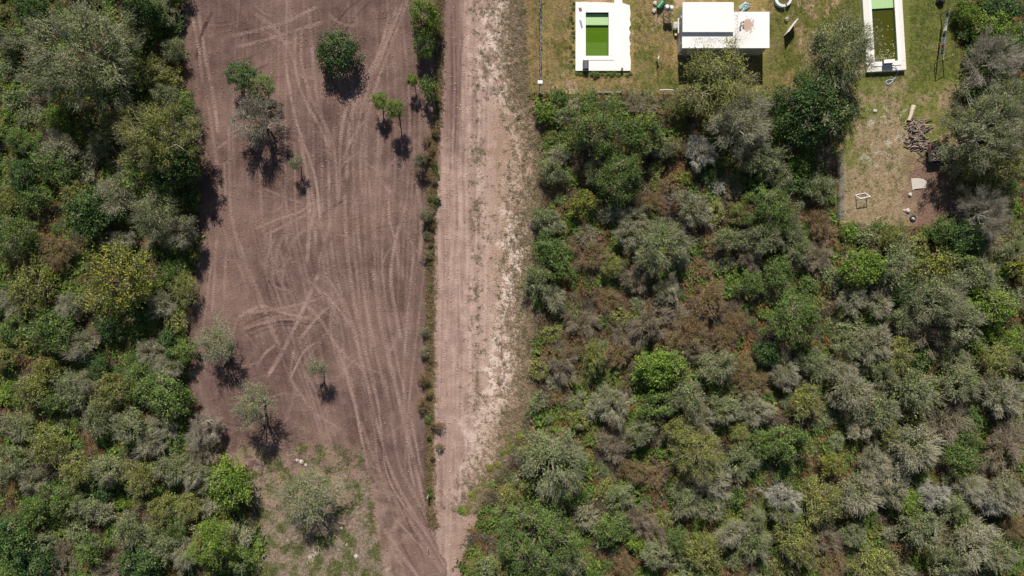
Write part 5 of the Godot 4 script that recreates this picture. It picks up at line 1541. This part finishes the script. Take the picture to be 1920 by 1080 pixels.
	# bleached pallet-like bundle of sticks below the yard
	for k in 5:
		var sk := MB.new()
		sk.tube(Vector3(0, 0.03, -0.35), Vector3(0.02, 0.06, 0.35), 0.03, 0.025, Color(0.5, 0.46, 0.38), 5)
		one("bleached_stick", sk.mesh(M.plastic), P(1689 + k * 2.3, 452, 0.3), "bleached stick in a row lying on dry brown brush", "stick", "bleached sticks in a row")
	# washing line
	var l0 := P(1781, 16, 1.8); var l1 := P(1769, 111, 1.8)
	var wl := thing("washing_line", Vector3((l0.x + l1.x) * 0.5, 0, (l0.z + l1.z) * 0.5), "washing line between timber posts at the yard's side", "washing line")
	for p in [l0, l1, P(1784, 104, 1.7)]:
		part("post", post_mesh(1.85, 0.06, Color(0.22, 0.18, 0.14), Color(0.7, 0.68, 0.64)).mesh(M.plastic), wl, Vector3(p.x, 0, p.z) - wl.position)
	var ln := MB.new()
	for k in 10:
		var u := k / 10.0
		var v := (k + 1) / 10.0
		ln.tube(l0.lerp(l1, u) - wl.position - Vector3(0, sin(u * PI) * 0.15, 0), l0.lerp(l1, v) - wl.position - Vector3(0, sin(v * PI) * 0.15, 0), 0.012, 0.012, Color(0.5, 0.5, 0.5), 4)
	part("line", ln.mesh(M.plastic), wl)
	var rl := MB.new()
	rl.tube(l1 - wl.position, P(1784, 104, 1.7) - wl.position, 0.04, 0.04, Color(0.2, 0.17, 0.14), 6)
	part("rail", rl.mesh(M.plastic), wl)
	var dirx := (l1 - l0).normalized()
	var turn := atan2(-dirx.z, dirx.x)
	for q in [[0.1, 0.8, Color(0.025, 0.03, 0.09), "navy blue garment nearest the far post"], [0.24, 0.75, Color(0.3, 0.3, 0.34), "grey garment between navy and white ones"], [0.37, 0.8, Color(0.72, 0.72, 0.7), "white garment"], [0.49, 0.8, Color(0.02, 0.03, 0.06), "black-blue garment beside the white one"], [0.61, 0.85, Color(0.2, 0.27, 0.36), "slate blue garment"], [0.73, 0.55, Color(0.2, 0.03, 0.035), "dark red garment"], [0.83, 0.7, Color(0.05, 0.08, 0.22), "dark blue garment beside the dark red one"]]:
		garment(l0.lerp(l1, q[0]) - Vector3(0, sin(q[0] * PI) * 0.15 - 0.02, 0), q[1] * 0.85, 0.55, q[2], turn, q[3] + " on the washing line", "")
	var bg := MB.new()
	var rk := rock(0.55, 0.5, 77)
	for k in rk.c.size(): rk.c[k] = Color(0.02, 0.02, 0.022)
	one("black_sack", rk.mesh(M.plastic), P(1762, 3), "full black sack on the grass by the washing line", "sack")

func _ready() -> void:
	var cam := Camera3D.new()
	cam.name = "camera"
	cam.position = Vector3(0, HC, 0)
	cam.rotation_degrees = Vector3(-90, 0, 0)
	cam.fov = rad_to_deg(2.0 * atan(540.0 * S / HC))
	cam.far = 3000.0
	add_child(cam)
	cam.current = true
	var env := Environment.new()
	env.background_mode = Environment.BG_SKY
	var sky := Sky.new()
	var sk := ProceduralSkyMaterial.new()
	sk.sky_top_color = Color(0.46, 0.54, 0.66)
	sk.sky_horizon_color = Color(0.74, 0.79, 0.84)
	sk.ground_bottom_color = Color(0.3, 0.27, 0.22)
	sk.ground_horizon_color = Color(0.6, 0.62, 0.6)
	sk.sky_energy_multiplier = 0.66
	sky.sky_material = sk
	env.sky = sky
	env.tonemap_mode = Environment.TONE_MAPPER_LINEAR
	env.tonemap_exposure = 1.3
	env.sdfgi_enabled = true
	env.ssao_enabled = true
	env.ssil_enabled = true
	var we := WorldEnvironment.new()
	we.name = "world"
	we.environment = env
	add_child(we)
	var sun := DirectionalLight3D.new()
	sun.name = "sun"
	sun.light_energy = 1.5
	sun.light_color = Color(1.0, 0.965, 0.92)
	sun.light_angular_distance = 0.53
	sun.shadow_enabled = true
	sun.position = Vector3(0, 60, 0)
	add_child(sun)
	# one metre of height throws a shadow 0.1 m towards +x and 1.15 m towards +z
	sun.look_at(sun.position + Vector3(0.1, -1.0, 1.15), Vector3.UP)

	und.seed = 5
	und.frequency = 0.09
	und.fractal_octaves = 3
	M.leaf = mat(Color.WHITE, 0.75, true)
	M.leaf.metallic_specular = 0.25
	M.leaf.backlight_enabled = true
	M.leaf.backlight = Color(0.42, 0.45, 0.22)
	M.bark = mat(Color.WHITE, 0.9, true)
	make_materials()
	build_ground()
	print("ground ", Time.get_ticks_msec())
	build_thickets()
	print("thickets ", Time.get_ticks_msec())
	build_lone_trees()
	build_hedge()
	build_house()
	build_pool_a()
	build_pool_b()
	build_fences()
	build_garden_things()
	build_yard_things()
	build_low_growth()
	print("all ", Time.get_ticks_msec())
